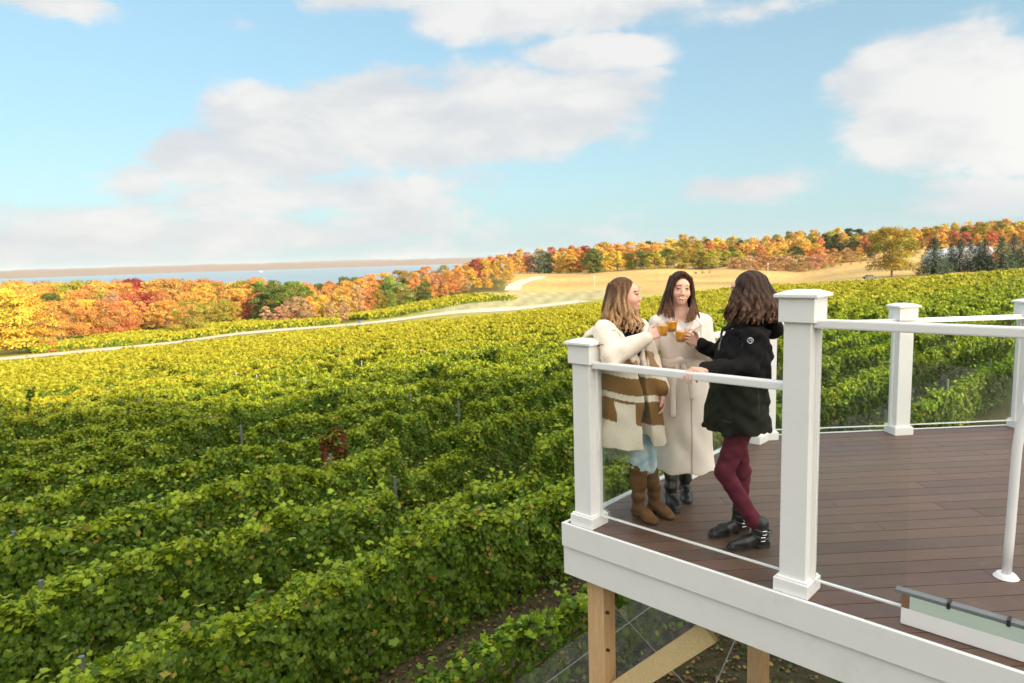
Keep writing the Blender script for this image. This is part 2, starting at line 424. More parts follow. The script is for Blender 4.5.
# pipe handrail
PH = thing('pipe_handrail', 'bent white pipe handrail standing on round flange at right edge', 'handrail', WZ(1006, 577, 0))
p0 = WZ(1006, 577, 0); Yp = p0[1]; w = [p0, W(1009.5, 540, Yp), W(1013, 497, Yp), W(1017, 450, Yp), W(1020, 430, Yp), W(1026, 408, Yp), W(1036, 386, Yp), W(1052, 362, Yp), W(1085, 326, Yp - .1), W(1150, 262, Yp - .3)]
bm = bmesh.new(); tube(bm, w, .024, 16); put(bm_obj('pipe', bm, 'metal_white', smooth=True), PH)
bm = bmesh.new(); tube(bm, [p0 + .001 * Z, p0 + .012 * Z, p0 + .022 * Z], .062, 20, .045); put(bm_obj('flange', bm, 'metal_white', smooth=False), PH)
# ------------------------------------------------------------------ terrain
AZ = math.radians(46.8)
dl = np.array([math.sin(AZ), math.cos(AZ)]); dq = np.array([-math.cos(AZ), math.sin(AZ)])   # along the vine rows / across them
def QL(q, l): return q * dq + l * dl
ctrl = []
def cq(q, l, drop): p = QL(q, l); ctrl.append((p[0], p[1], CH - drop))
def cp(px, drop, Zd): ctrl.append(((px - 512) / FPX * Zd, Zd, CH - drop))
for a in ((-10, 0, 6.1), (-10, 40, 6.8), (0, -20, 6.2), (0, 0, 6.3), (0, 15, 6.3), (0, 30, 6.4), (9, -15, 6.35), (9, 0, 6.35), (9, 20, 6.4), (9, 60, 7.3), (16, 0, 6.45), (16, -30, 6.5), (16, 30, 6.7),
          (25, 140, 9.6), (25, 60, 7.7), (5, 200, 9.2), (5, 110, 8.4), (35, 0, 7.6), (35, -40, 7.6), (35, 50, 8.3), (70, 0, 10), (70, -80, 10), (70, 80, 10.5), (50, 150, 10.3), (60, 200, 10.6), (49, 270, 9.6), (64, 150, 10.8),
          (106, -80, 12.7), (106, 0, 12.8), (106, 60, 12.9), (106, 116, 13.3), (101, 164, 12.4), (93, 194, 11.8), (135, -60, 14.3), (135, 60, 14.6), (165, -100, 16), (165, -20, 16), (165, 60, 16.2), (165, 130, 15.7),
          (200, -60, 18), (200, 0, 18.2), (200, 60, 18.6), (200, 95, 18.3), (187, 109, 17.9), (220, 161, 17), (182, 171, 15.6), (250, 0, 20), (250, 70, 20), (350, 0, 24), (350, 120, 23)): cq(*a)
for a in ((520, 9.5, 440), (480, 11, 430), (560, 13, 330), (620, 9, 420), (700, 12.7, 240), (700, 10, 400), (800, 10.9, 380), (850, 11.1, 240), (900, 10.3, 245), (960, 9.7, 240), (1024, 8.6, 262), (1100, 7.5, 265), (1250, 8, 200),
          (800, -2.5, 620), (980, -4, 520), (1024, -4, 500), (1100, -4, 500), (900, -3, 560), (700, .5, 600), (620, 4.5, 540), (540, 10, 520), (480, 16, 600), (760, 3, 520), (960, 5, 380), (1024, 4, 360), (880, 5, 420),
          (800, 2, 1100), (1024, 0, 1100), (620, 20, 1100), (450, 34, 1000), (250, 36, 900), (0, 36, 800), (-200, 36, 700), (800, 0, 2500), (1100, -5, 2500), (1500, 0, 800), (-600, 30, 400), (-900, 14, 120)): cp(*a)
for a in ((0, -20, -4.2), (30, -15, -4.0), (-30, -20, -4.2), (-60, -40, 0), (0, -58, 7), (60, -58, 8), (-60, -66, 7), (130, -30, 7), (190, 20, 7), (-140, -40, 6), (0, -150, 8), (200, -150, 8), (-200, -150, 8), (60, 10, -4.4), (110, 50, -5), (0, -1000, 10), (1000, -600, 10), (-1000, -600, -20), (-1000, 0, -35)): ctrl.append(a)  # points behind the viewer raise an unseen ridge, added to shade the slope
ctrl = np.array(ctrl, float)
def comp(P): r = np.hypot(P[..., 0], P[..., 1]); return P / (70 + r)[..., None]
Pc = comp(ctrl[:, :2]); n = len(Pc)
def U_(r2): return .5 * r2 * np.log(r2 + 1e-12)
def tps():
    K = U_(((Pc[:, None] - Pc[None]) ** 2).sum(-1)) + np.eye(n) * 2e-5
    Q = np.c_[np.ones(n), Pc]; Mx = np.block([[K, Q], [Q.T, np.zeros((3, 3))]])
    return np.linalg.solve(Mx, np.r_[ctrl[:, 2], 0, 0, 0])
wt = tps()
def ground(P):
    P = np.atleast_2d(np.asarray(P, float)); out = np.empty(len(P))
    for i in range(0, len(P), 20000):
        c = comp(P[i:i + 20000]); k = U_(((c[:, None] - Pc[None]) ** 2).sum(-1))
        out[i:i + 20000] = k @ wt[:n] + wt[n] + c @ wt[n + 1:]
    r = np.hypot(P[:, 0], P[:, 1]); px = P[:, 0] / np.maximum(P[:, 1], 1)
    lake = np.clip((r - 1000) / 500, 0, 1) * np.where((P[:, 1] > 0) | (P[:, 0] < 0), np.clip((.14 - np.where(P[:, 1] > 0, px, -1)) / .1, 0, 1), 0)
    out = out * (1 - lake) + (-48) * lake
    return out
def g1(x, y): return float(ground([(x, y)])[0])

# row limits along l for a given q
QM = [0, 42, 56, 65, 93, 101, 107]; LM = [268, 263, 228, 208, 194, 164, 125]
def lmax(q): return float(np.interp(q, QM, LM))

# ground sheet
nr, na = 230, 320
rr = np.r_[0.01, np.geomspace(1.5, 12000, nr)]; aa = np.linspace(0, 2 * np.pi, na, endpoint=False)
# denser azimuths in front of the camera
aa = aa + .45 * np.sin(aa) * -1; 
RR, AA = np.meshgrid(rr, aa, indexing='ij'); X = RR * np.sin(AA); Y = RR * np.cos(AA)
Pg = np.c_[X.ravel(), Y.ravel()]; H = ground(Pg)
q_ = Pg @ dq; l_ = Pg @ dl
r_ = np.hypot(Pg[:, 0], Pg[:, 1])
col = np.tile(np.array([.16, .15, .035]), (len(Pg), 1))
px_ = 512 + FPX * Pg[:, 0] / np.maximum(Pg[:, 1], .1)
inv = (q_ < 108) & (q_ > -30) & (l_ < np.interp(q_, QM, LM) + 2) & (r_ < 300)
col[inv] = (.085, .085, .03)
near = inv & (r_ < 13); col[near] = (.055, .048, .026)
head = (q_ >= 108) & (q_ < 182) & (Pg[:, 1] > 0) & (r_ < 400); col[head] = (.36, .33, .07)
pale = (q_ > 150) & (q_ < 240) & (l_ > 128) & (px_ > 400) & (px_ < 640) & (Pg[:, 1] > 0) & (Pg[:, 1] < 285); col[pale] = np.array([.4, .37, .2]) * (1 + .2 * np.sin(q_[pale] * 1.1))[:, None]
tan_ = (Pg[:, 1] > 235) & (px_ > 505) & (px_ < 1100) & (q_ > 40) & (Pg[:, 1] < 520) & ~pale; col[tan_] = np.array([.52, .36, .14]) * (1 + .16 * np.sin(Pg[tan_, 1:2] * .09 + Pg[tan_, 0:1] * .02) * np.sin(Pg[tan_, 0:1] * .05))
tan2 = (px_ > 640) & (Pg[:, 1] > 0) & ~inv & (Pg[:, 1] < 236) & (Pg[:, 1] > 60); col[tan2] = (.45, .4, .12)
lf = (px_ < 95) & (px_ > 30) & (q_ > 172) & (q_ < 205) & (Pg[:, 1] > 0); col[lf] = (.5, .36, .1)
wood = (q_ > 212) & (px_ < 500) & (Pg[:, 1] > 0); col[wood] = (.12, .1, .03)
F = []
idx = np.arange((nr + 1) * na).reshape(nr + 1, na)
F = np.stack([idx[:-1], np.roll(idx, -1, 1)[:-1], np.roll(idx, -1, 1)[1:], idx[1:]], -1).reshape(-1, 4)[:, ::-1]
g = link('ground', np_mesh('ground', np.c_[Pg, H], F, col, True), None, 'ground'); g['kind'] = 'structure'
# water
WL = CH - 38
nn = 48; ang = np.linspace(-1.45, .35, nn); Rw = [500, 1500, 5000, 13500]
V = [(r * math.sin(a), r * math.cos(a), WL) for r in Rw for a in ang]
F = [(i * nn + j, i * nn + j + 1, (i + 1) * nn + j + 1, (i + 1) * nn + j) for i in range(3) for j in range(nn - 1)]
w_ = link('lake_water', np_mesh('lake', V, np.array(F)[:, ::-1]), None, 'water'); w_['kind'] = 'structure'
# far shore hills
def farshore(name, R0, h0, a0, a1, seed, na=300, amp=.3):
    r = np.random.default_rng(seed); ph = r.uniform(0, 6.28, 8)
    V = []; dep = 9; an = np.linspace(a0, a1, na)
    for k in range(dep):
        t = k / (dep - 1)
        for j, a in enumerate(an):
            nz = sum(math.sin(a * f + ph[i]) / (i + 1) for i, f in enumerate((9, 17, 33, 61, 130, 260))) * amp
            endf = min(1, (a1 - a) * 12 + .2, 1)
            hz = WL - 1 + (h0 * (1 + .35 * nz)) * (math.sin(min(1, t * 1.3) * math.pi / 2) ** 1.5) * max(.15, endf) + (r.random() * 5 if k else 0)
            rad = R0 * (1 + .03 * math.sin(a * 11 + ph[0])) + t * 1800
            V.append((rad * math.sin(a), rad * math.cos(a), hz))
    F = [(i * na + j, i * na + j + 1, (i + 1) * na + j + 1, (i + 1) * na + j) for i in range(dep - 1) for j in range(na - 1)]
    o = link(name, np_mesh(name, V, np.array(F)[:, ::-1], None, True), None, 'far_hill'); o['kind'] = 'structure'
farshore('far_hills', 9000, 72, -1.2, .16, 3)
farshore('far_hills', 11800, 104, -1.2, .1, 5)

# ------------------------------------------------------------------ leaves
def rand_unit(k): a = rng.normal(size=(k, 3)); return a / np.linalg.norm(a, axis=1)[:, None]
def leaf_quads(c, nrm, size, cols, fold=.22):
    """kite leaves: c centres, nrm normals, size half length"""
    k = len(c); r = rand_unit(k); t = np.cross(nrm, r); t /= np.linalg.norm(t, axis=1)[:, None] + 1e-9; b = np.cross(nrm, t)
    s = size[:, None]
    v0 = c - t * s; v1 = c + b * s * .85 - t * s * .1 + nrm * s * fold; v2 = c + t * s; v3 = c - b * s * .85 - t * s * .1 + nrm * s * fold
    V = np.stack([v0, v1, v2, v3], 1).reshape(-1, 3); F = np.arange(4 * k).reshape(k, 4)
    return V, F, np.repeat(cols, 4, 0)
LOBE = []
for i in range(10):
    a = math.pi * 2 * i / 10; rad = (1.0, .77)[i % 2] * (1.12 if i == 0 else 1)
    if i == 5: rad = .35
    LOBE.append((math.cos(a) * rad, math.sin(a) * rad))
LOBE = np.array(LOBE)
def leaf_lobed(c, nrm, size, cols, fold=.2):
    """five-lobed vine leaves drawn as fans, stem side up"""
    k = len(c); down = np.array([0, 0, -1.0]) + rand_unit(k) * .6
    t = down - (down * nrm).sum(1)[:, None] * nrm; t /= np.linalg.norm(t, axis=1)[:, None] + 1e-9; b = np.cross(nrm, t); s = size[:, None]
    vs = [c + nrm * s * .12]
    cur = rng.uniform(-.1, .45, k)[:, None]
    for x, y in LOBE: vs.append(c + t * s * x + b * s * y - nrm * s * (abs(y) * fold + max(x, 0) ** 2 * cur))
    V = np.stack(vs, 1).reshape(-1, 3); base = (np.arange(k) * 11)[:, None, None]
    F = (np.array([[0, 1 + i, 1 + (i + 1) % 10] for i in range(10)])[None] + base).reshape(-1, 3)
    cc = np.repeat(cols[:, None], 11, 1); cc[:, 0] *= 1.12; cc[:, 1::2] *= .97
    return V, F, cc.reshape(-1, 3)
def sn(x, fs, seed):
    r = np.random.default_rng(seed); out = 0
    for f in fs: out = out + np.sin(x * f + r.uniform(0, 6.28)) / (f ** .35)
    return out / len(fs)
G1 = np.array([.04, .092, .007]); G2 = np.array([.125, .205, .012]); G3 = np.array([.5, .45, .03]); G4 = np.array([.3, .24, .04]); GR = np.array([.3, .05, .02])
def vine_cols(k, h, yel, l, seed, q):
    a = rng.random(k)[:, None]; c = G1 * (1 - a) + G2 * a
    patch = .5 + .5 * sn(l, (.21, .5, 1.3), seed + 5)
    t = np.clip((h - .8) / .18, 0, 1) * .72 + yel * (.35 + .75 * h * h) + .22 * (patch - .5)  # young top shoots yellow-green; sunlit tops and darker sides put into the colour too
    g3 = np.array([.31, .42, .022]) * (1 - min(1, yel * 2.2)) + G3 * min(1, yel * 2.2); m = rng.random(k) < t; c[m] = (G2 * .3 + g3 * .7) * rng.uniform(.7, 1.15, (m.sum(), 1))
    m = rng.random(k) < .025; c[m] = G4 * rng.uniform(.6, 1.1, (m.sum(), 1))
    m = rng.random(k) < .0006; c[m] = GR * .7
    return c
REDS = [QL(*x) for x in ()]
def row_leaves(q, l0, l1, seed, yel=0., dens=1., zb=.38, ztop=1.88, near_cut=17, hw0=.2):
    """returns (V,F,C) of quads and of lobed fans"""
    # sample l with density by distance
    ls = np.arange(l0, l1, .5) + .25; P = q * dq + ls[:, None] * dl; r = np.hypot(P[:, 0], P[:, 1])
    size = np.maximum(.048, r * .0015)
    area_leaf = size ** 2 * 1.7
    per = dens * .5 * 4.3 * np.where(r < 40, 2.1, np.interp(r, (40, 120), (1.9, 1.35))) / area_leaf
    if q < 7: per = per * np.interp(ls, (7, 10), (.22, 1))
    cnt = rng.poisson(per); k = cnt.sum()
    if k == 0: return None
    l = np.repeat(ls, cnt) + rng.uniform(-.25, .25, k); rad = np.repeat(r, cnt); sz = np.repeat(size, cnt) * rng.uniform(.6, 1.4, k)
    zt = ztop + .2 * sn(l, (4.1, 7.3, 11.), seed) + .22 * sn(l, (.9, 1.7, 2.6), seed + 1)
    gapn = sn(l, (.37, .83, 1.9), seed + 2); gap = np.clip((gapn - .42) / .1, 0, 1) * (q > 7); zt = zt - gap * .8
    hw = hw0 + .12 * sn(l, (2.2, 4.4, 6.7), seed + 3) + .1 * sn(l, (.8, 1.4), seed + 4)
    # perimeter: near side, top, far side
    s = rng.random(k); side = np.where(s < .44, -1, np.where(s < .74, 0, 1))
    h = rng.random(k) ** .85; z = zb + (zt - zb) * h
    bul = .09 * np.sin(l * 5.3 + z * 4 + seed) * np.sin(z * 6.1 + l * 2.1) + .07 * np.sin(l * 9.7 + z * 3 + seed)
    prof = 1 - .35 * np.clip((h - .75) / .25, 0, 1) ** 2 - .25 * np.clip((.25 - h) / .25, 0, 1)
    inset = rng.exponential(.07, k)
    y = side * (hw * prof + bul - inset)
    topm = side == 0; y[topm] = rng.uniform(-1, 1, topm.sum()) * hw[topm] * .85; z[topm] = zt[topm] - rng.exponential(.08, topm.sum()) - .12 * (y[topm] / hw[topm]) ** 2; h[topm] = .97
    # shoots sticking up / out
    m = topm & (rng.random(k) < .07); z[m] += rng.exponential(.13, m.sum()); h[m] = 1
    low = rng.random(k) < .05; z[low] = zb - rng.uniform(0, .25, low.sum())
    nrm = np.zeros((k, 3)); nrm[:, :2] = dq * (side * 1.0)[:, None]; nrm[:, 2] = np.where(topm, 1.3, .35)
    nrm[:, :2] += dl * rng.normal(0, .5, k)[:, None] + dq * rng.normal(0, .45, k)[:, None]; nrm[:, 2] += rng.normal(0, .4, k)
    nrm /= np.linalg.norm(nrm, axis=1)[:, None]
    P2 = (q + y)[:, None] * dq + l[:, None] * dl
    gl = np.interp(l, *ground_line(q, l0, l1))
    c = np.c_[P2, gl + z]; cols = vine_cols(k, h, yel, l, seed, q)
    for (rq, rl, rr_) in ((16.7, 8.6, .38), (8.6, 22.5, .22)):
        if abs(rq - q) < 1.3:
            mm = (abs(l - rl) < rr_) & (rng.random(k) < .6); cols[mm] = np.array([.16, .03, .02]) * rng.uniform(.5, 1.3, (mm.sum(), 1))
    nr_ = rad < near_cut
    out = []
    for mk, fn in ((~nr_, leaf_quads), (nr_, leaf_lobed)):
        out.append(fn(c[mk], nrm[mk], sz[mk] * (1.0 if fn is leaf_quads else 1.12), cols[mk]) if mk.any() else None)
    return out
_gl = {}
def ground_line(q, l0, l1):
    key = (round(q, 2), l0, l1)
    if key not in _gl:
        ls = np.arange(l0 - 2, l1 + 3, 1.0); _gl[key] = (ls, ground(q * dq + ls[:, None] * dl))
    return _gl[key]
def merge_faces(parts):
    """quads and fans in one mesh: quads are split in triangles"""
    Vs, Fs, Cs, o = [], [], [], 0
    for p in parts:
        if p is None: continue
        V, F, c = p
        if F.shape[1] == 4: F = np.concatenate([F[:, [0, 1, 2]], F[:, [0, 2, 3]]])
        Vs.append(V); Fs.append(F + o); Cs.append(c); o += len(V)
    return np.concatenate(Vs), np.concatenate(Fs), np.concatenate(Cs)

ORD = 'first second third fourth fifth sixth seventh eighth ninth tenth eleventh twelfth thirteenth fourteenth fifteenth sixteenth seventeenth eighteenth nineteenth twentieth'.split()
TENS = {20: 'twenty', 30: 'thirty', 40: 'forty', 50: 'fifty', 60: 'sixty', 70: 'seventy', 80: 'eighty', 90: 'ninety'}
def ordinal(i):   # 1-based
    if i <= 20: return ORD[i - 1]
    t, o_ = i // 10 * 10, i % 10
    return (TENS[t][:-1] + 'ieth') if o_ == 0 else TENS[t] + '-' + ORD[o_ - 1]
# trellis post + vine trunk source meshes
bm = bmesh.new(); tube(bm, [(0, 0, -.1), (0, 0, 2.0)], .035, 6); tp_me = bpy.data.meshes.new('trellis_post'); bm.to_mesh(tp_me); bm.free(); tp_me.materials.append(M['steel'])
bm = bmesh.new(); tube(bm, [(0, 0, -.1), (.03, .01, .2), (-.02, .02, .45), (.02, -.02, .75), (-.08, .02, .95)], .032, 7, .02)
tube(bm, [(.02, -.02, .7), (.2, .0, .95), (.45, 0, 1.0)], .016, 5, .01); tube(bm, [(-.06, .02, .9), (-.3, .0, 1.0), (-.5, 0, 1.0)], .016, 5, .01)
vt_me = bpy.data.meshes.new('vine_trunk'); bm.to_mesh(vt_me); bm.free(); vt_me.materials.append(M['vine_bark'])

def vine_row(i, q, l0, l1, label, yel, group, posts=0, net=False, trunks=False, **kw):
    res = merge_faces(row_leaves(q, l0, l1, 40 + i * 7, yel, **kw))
    mid = q * dq + l0 * dl; gz = g1(*mid)
    t = thing('vine_row', label, 'vine row', (mid[0], mid[1], gz), group)
    me = np_mesh('foliage', res[0] - np.array([mid[0], mid[1], gz]), res[1], res[2]); link('foliage', me, t, 'vine_leaf')
    if posts:
        for k_, l in enumerate(np.arange(max(l0, 1.2), min(l1, posts), 6.0)):
            p = q * dq + l * dl; o = link('trellis_post', tp_me, t); o.location = (p[0] - mid[0], p[1] - mid[1], g1(*p) - gz)
    if trunks:
        for l in np.arange(l0 + .5, min(l1, 24), 1.7):
            p = q * dq + l * dl; o = link('vine_trunk', vt_me, t); o.location = (p[0] - mid[0], p[1] - mid[1], g1(*p) - gz); o.rotation_euler.z = rnd.uniform(-.5, .5) + AZ
    if net:
        for nm_ in ('bird_net',):
            ls = np.arange(net[0], net[1], .25); V = []; 
            zs = (.05, .3, .55, .8, net[2]); r_n = np.random.default_rng(i)
            for z in zs:
                for l in ls:
                    y = -(.5 + .05 * math.sin(l * 3 + z * 4) + .06 * math.sin(l * 1.3) + (.12 if z < .1 else 0) + (-.1 if z > 1 else 0))
                    zz = z + (.1 * math.sin(l * .9 + i) if z == zs[-1] else 0) + r_n.normal(0, .012)
                    p = (q + y) * dq + l * dl; V.append((p[0] - mid[0], p[1] - mid[1], g1(*p) + zz - gz))
            nl = len(ls); Fn = [(a * nl + b, a * nl + b + 1, (a + 1) * nl + b + 1, (a + 1) * nl + b) for a in range(len(zs) - 1) for b in range(nl - 1)]
            link('bird_net', np_mesh('bird_net', V, Fn, None, True), t, 'net')
            bm = bmesh.new(); tube(bm, V[:nl], .006, 5); bm_obj('net_cord', bm, 'cord', t)
    return t
SP = 2.7; qs = [5.9 + SP * i for i in range(38)]
MAIN = 'vine rows on the slope below the deck'
for i, q in enumerate(qs):
    if q > 106.5: break
    yel = float(np.interp(q, (6, 8, 20, 45, 80, 106), (-.1, .02, .06, .35, .75, .85)))  # far rows yellower: low sunlight put into the leaf colour
    if i in (12, 22, 31): yel += .3
    l0 = -4 - .06 * q if q > 7 else -2.0; l1 = min(lmax(q), 6.8 * q + 8)
    lab = f'{ordinal(i + 1)} trellised green vine row out from the deck' + (', under grey bird netting' if i == 0 else ', largest in front, with netted base' if i == 1 else '')
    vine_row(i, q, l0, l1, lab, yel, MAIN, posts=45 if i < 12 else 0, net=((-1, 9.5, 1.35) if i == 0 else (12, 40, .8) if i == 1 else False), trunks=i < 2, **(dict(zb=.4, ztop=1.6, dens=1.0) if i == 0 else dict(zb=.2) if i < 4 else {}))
k = 0
for q in np.arange(175, 214, SP):
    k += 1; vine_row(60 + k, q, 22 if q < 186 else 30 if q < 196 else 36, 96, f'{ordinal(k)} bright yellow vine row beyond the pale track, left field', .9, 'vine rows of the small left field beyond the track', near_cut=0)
k = 0
for q in np.arange(184, 228, SP):
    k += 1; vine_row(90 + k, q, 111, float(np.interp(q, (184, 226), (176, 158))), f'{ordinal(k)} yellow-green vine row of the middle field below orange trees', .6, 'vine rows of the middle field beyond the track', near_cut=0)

# leaf litter and weeds near the deck
k = 26000; P = np.c_[rng.uniform(-4, 16, k), rng.uniform(1, 18, k)]; P = P[np.hypot(P[:, 0], P[:, 1]) < 20]; k = len(P); gz = ground(P)
nrm = rand_unit(k) * .5 + np.array([0, 0, 1]); nrm /= np.linalg.norm(nrm, axis=1)[:, None]
cl_ = np.where(rng.random(k)[:, None] < .45, np.array([.2, .11, .05]), np.where(rng.random(k)[:, None] < .5, np.array([.05, .09, .02]), np.array([.3, .22, .06]))) * rng.uniform(.5, 1.3, (k, 1))
V, F, c = leaf_quads(np.c_[P, gz + .02 + rng.exponential(.02, k)], nrm, rng.uniform(.02, .05, k), cl_)
o = link('leaf_litter', np_mesh('leaf_litter', V, F, c), None, 'vine_leaf'); o['kind'] = 'stuff'
k = 60000; P = np.c_[rng.uniform(-12, 34, k), rng.uniform(0, 34, k)]; nz = np.sin(P[:, 0] * 1.3) * np.sin(P[:, 1] * 1.7) + rng.normal(0, .4, k); P = P[nz > .1]; k = len(P); gz = ground(P)
h_ = rng.uniform(.06, .2, k) ; a = rng.uniform(0, 6.28, k); d1 = np.c_[np.cos(a), np.sin(a)] * .012; ln = rng.normal(0, .05, (k, 2))
V = np.stack([np.c_[P - d1, gz], np.c_[P + d1, gz], np.c_[P + ln + d1 * .2, gz + h_], np.c_[P + ln - d1 * .2, gz + h_]], 1).reshape(-1, 3)
c = np.repeat(np.array([.07, .12, .025]) * rng.uniform(.6, 1.5, (k, 1)), 4, 0)
o = link('grass', np_mesh('grass', V, np.arange(4 * k).reshape(k, 4), c), None, 'vine_leaf'); o['kind'] = 'stuff'

# ------------------------------------------------------------------ roads
def road(name, ptsql, width, label=None, lift=.12):
    pts = np.array([QL(q, l) for q, l in ptsql]); seg = np.r_[0, np.cumsum(np.hypot(*np.diff(pts, axis=0).T))]
    s = np.arange(0, seg[-1], 4.0); P = np.c_[np.interp(s, seg, pts[:, 0]), np.interp(s, seg, pts[:, 1])]
    T = np.gradient(P, axis=0); T /= np.linalg.norm(T, axis=1)[:, None]; Nn = np.c_[-T[:, 1], T[:, 0]]
    V = []; cr = 5
    for i in range(len(P)):
        for j in range(cr):
            w_ = (j / (cr - 1) - .5) * width * (1 + .1 * math.sin(i * .7 + j)); p = P[i] + Nn[i] * w_; V.append((p[0], p[1]))
    V = np.array(V); z = ground(V) + lift; m_ = len(P)
    F = [(i * cr + j, i * cr + j + 1, (i + 1) * cr + j + 1, (i + 1) * cr + j) for i in range(m_ - 1) for j in range(cr - 1)]
    o = link(name, np_mesh(name, np.c_[V, z], F), None, 'road'); o['kind'] = 'structure'
def qlp(px, Zd): p = np.array([(px - 512) / FPX * Zd, Zd]); return float(p @ dq), float(p @ dl)
road('gravel_track', [(163, -160), (163, -60), (164, 0), (164, 60), (162, 110), (156, 150), (150, 175)], 13)
road('gravel_track', [qlp(513, 290), qlp(516, 310), qlp(522, 335), qlp(535, 362), qlp(545, 395)], 7)
road('gravel_track', [qlp(770, 212), qlp(815, 216), qlp(850, 224), qlp(868, 238)], 5)

# ------------------------------------------------------------------ trees
def limb(Vs, Fs, pts, r0, r1, seg=6):
    n0 = sum(len(v) for v in Vs); pts = np.array(pts, float); k = len(pts); V = []
    for i, p in enumerate(pts):
        d = pts[min(i + 1, k - 1)] - pts[max(i - 1, 0)]; d /= np.linalg.norm(d) + 1e-9
        a = np.cross(d, (0, 0, 1) if abs(d[2]) < .9 else (1, 0, 0)); a /= np.linalg.norm(a); b = np.cross(d, a); r = r0 + (r1 - r0) * i / (k - 1)
        for j in range(seg): t = 2 * math.pi * j / seg; V.append(p + (a * math.cos(t) + b * math.sin(t)) * r)
    Vs.append(np.array(V)); Fs.append(np.array([(n0 + i * seg + j, n0 + i * seg + (j + 1) % seg, n0 + (i + 1) * seg + (j + 1) % seg, n0 + (i + 1) * seg + j) for i in range(k - 1) for j in range(seg)]))
def broadleaf(seed, wid=.36, base=.16, nclump=70, nleaf=5200, lsz=.0145, openness=.0, trunk_h=.3):
    """unit-height tree: trunk mesh and crown mesh"""
    r = np.random.default_rng(seed); Vs, Fs = [], []
    top = np.array([r.normal(0, .03), r.normal(0, .03), .82])
    limb(Vs, Fs, [(0, 0, -.03), (r.normal(0, .006), r.normal(0, .006), .12), (r.normal(0, .015), r.normal(0, .015), .35), top * .75, top], .024, .004, 7)
    cl = []
    for i in range(nclump):
        h = base + (1 - base) * r.random() ** .85; h = min(h, .94)
        t = (h - base) / (1 - base); prof = wid * (np.sin(np.pi * min(1, t * .86 + .14)) ** .62)
        a = r.uniform(0, 6.28); rr_ = prof * (r.random() ** .45) * .92
        cl.append((rr_ * math.cos(a), rr_ * math.sin(a), h, r.uniform(.07, .12) * (1.25 - .5 * t) * wid / .36))
        if i < 16:
            z0 = .12 + .5 * t * r.random(); limb(Vs, Fs, [(0, 0, z0), (rr_ * .5 * math.cos(a), rr_ * .5 * math.sin(a), (z0 + h) / 2 + .02), cl[-1][:3]], .009, .002, 5)
    cl = np.array(cl); w = cl[:, 3] ** 2; pick = r.choice(len(cl), nleaf, p=w / w.sum())
    n = r.normal(size=(nleaf, 3)); n /= np.linalg.norm(n, axis=1)[:, None]; n[:, 2] = np.where(n[:, 2] < -.4, -n[:, 2] * .5, n[:, 2])
    c = cl[pick, :3] + n * (cl[pick, 3] * r.uniform(.65, 1.12, nleaf))[:, None] * np.array([1, 1, .8])
    tint = r.uniform(.72, 1.22, len(cl))[pick] * r.uniform(.88, 1.12, nleaf); warm = r.normal(0, .12, len(cl))[pick]
    cols = np.c_[tint * (1 + warm * .2), tint * (1 - warm), tint * (1 - warm)]
    nn_ = n + r.normal(0, .5, n.shape); nn_ /= np.linalg.norm(nn_, axis=1)[:, None]
    V, F, cc = leaf_quads(c, nn_, r.uniform(.7, 1.35, nleaf) * lsz, cols)
    tm = np_mesh('trunk', np.concatenate(Vs), np.concatenate(Fs), None, True); tm.materials.append(M['bark'])
    cm = np_mesh('crown', V, F, cc); cm.materials.append(M['tree_leaf']); return tm, cm
def conifer(seed, wid=.27, nleaf=9000):
    r = np.random.default_rng(seed); Vs, Fs = [], []; limb(Vs, Fs, [(0, 0, -.02), (0, 0, .5), (0, 0, .97)], .022, .003, 7)
    c, nn_, cols, sz = [], [], [], []
    tiers = 26
    for i in range(tiers):
        t = i / tiers; h = .06 + .93 * t; R = wid * (1 - t) ** .82 + .012; nb = int(11 - 5 * t)
        for b in range(nb):
            a = 2 * math.pi * (b + r.random() * .7) / nb + i; Rb = R * r.uniform(.78, 1.12); tn = r.uniform(.75, 1.25)
            m = max(6, int(nleaf / tiers / nb * (1.9 * (1 - t) + .2)))
            s = r.random(m) ** .7; x = s * Rb; dz = -.05 * s * (1 - t) + .02 * (s ** 3); wv = (r.random(m) - .5) * .075 * (1.1 - .5 * s) * (1 - .5 * t)
            c.append(np.c_[x * math.cos(a) - wv * math.sin(a), x * math.sin(a) + wv * math.cos(a), h + dz + r.normal(0, .006, m)])
            nn_.append(np.c_[r.normal(0, .5, m) + .5 * math.cos(a), r.normal(0, .5, m) + .5 * math.sin(a), np.ones(m)]); cols.append(np.full((m, 3), tn) * r.uniform(.7, 1.3, (m, 1))); sz.append(np.full(m, .015))
    c = np.concatenate(c); nn_ = np.concatenate(nn_); nn_ /= np.linalg.norm(nn_, axis=1)[:, None]
    V, F, cc = leaf_quads(c, nn_, np.concatenate(sz), np.concatenate(cols), .1)
    tm = np_mesh('trunk', np.concatenate(Vs), np.concatenate(Fs), None, True); tm.materials.append(M['bark'])
    cm = np_mesh('crown', V, F, cc); cm.materials.append(M['tree_leaf']); return tm, cm
BL = [broadleaf(s, w, b) for s, w, b in ((1, .34, .1), (2, .4, .1), (3, .3, .08), (4, .37, .13), (5, .44, .1), (6, .33, .16), (8, .38, .06))]
BLF = [broadleaf(s, w, b, 64, 2600, .024) for s, w, b in ((51, .42, .02), (52, .46, .0), (53, .4, .03), (54, .5, .0), (55, .38, .0))]
BUSH = [broadleaf(s, .6, .0, 26, 1300, .03) for s in (21, 22, 23)]
CF = [conifer(31, .4), conifer(32, .38), conifer(33, .43)]
ALLT = []
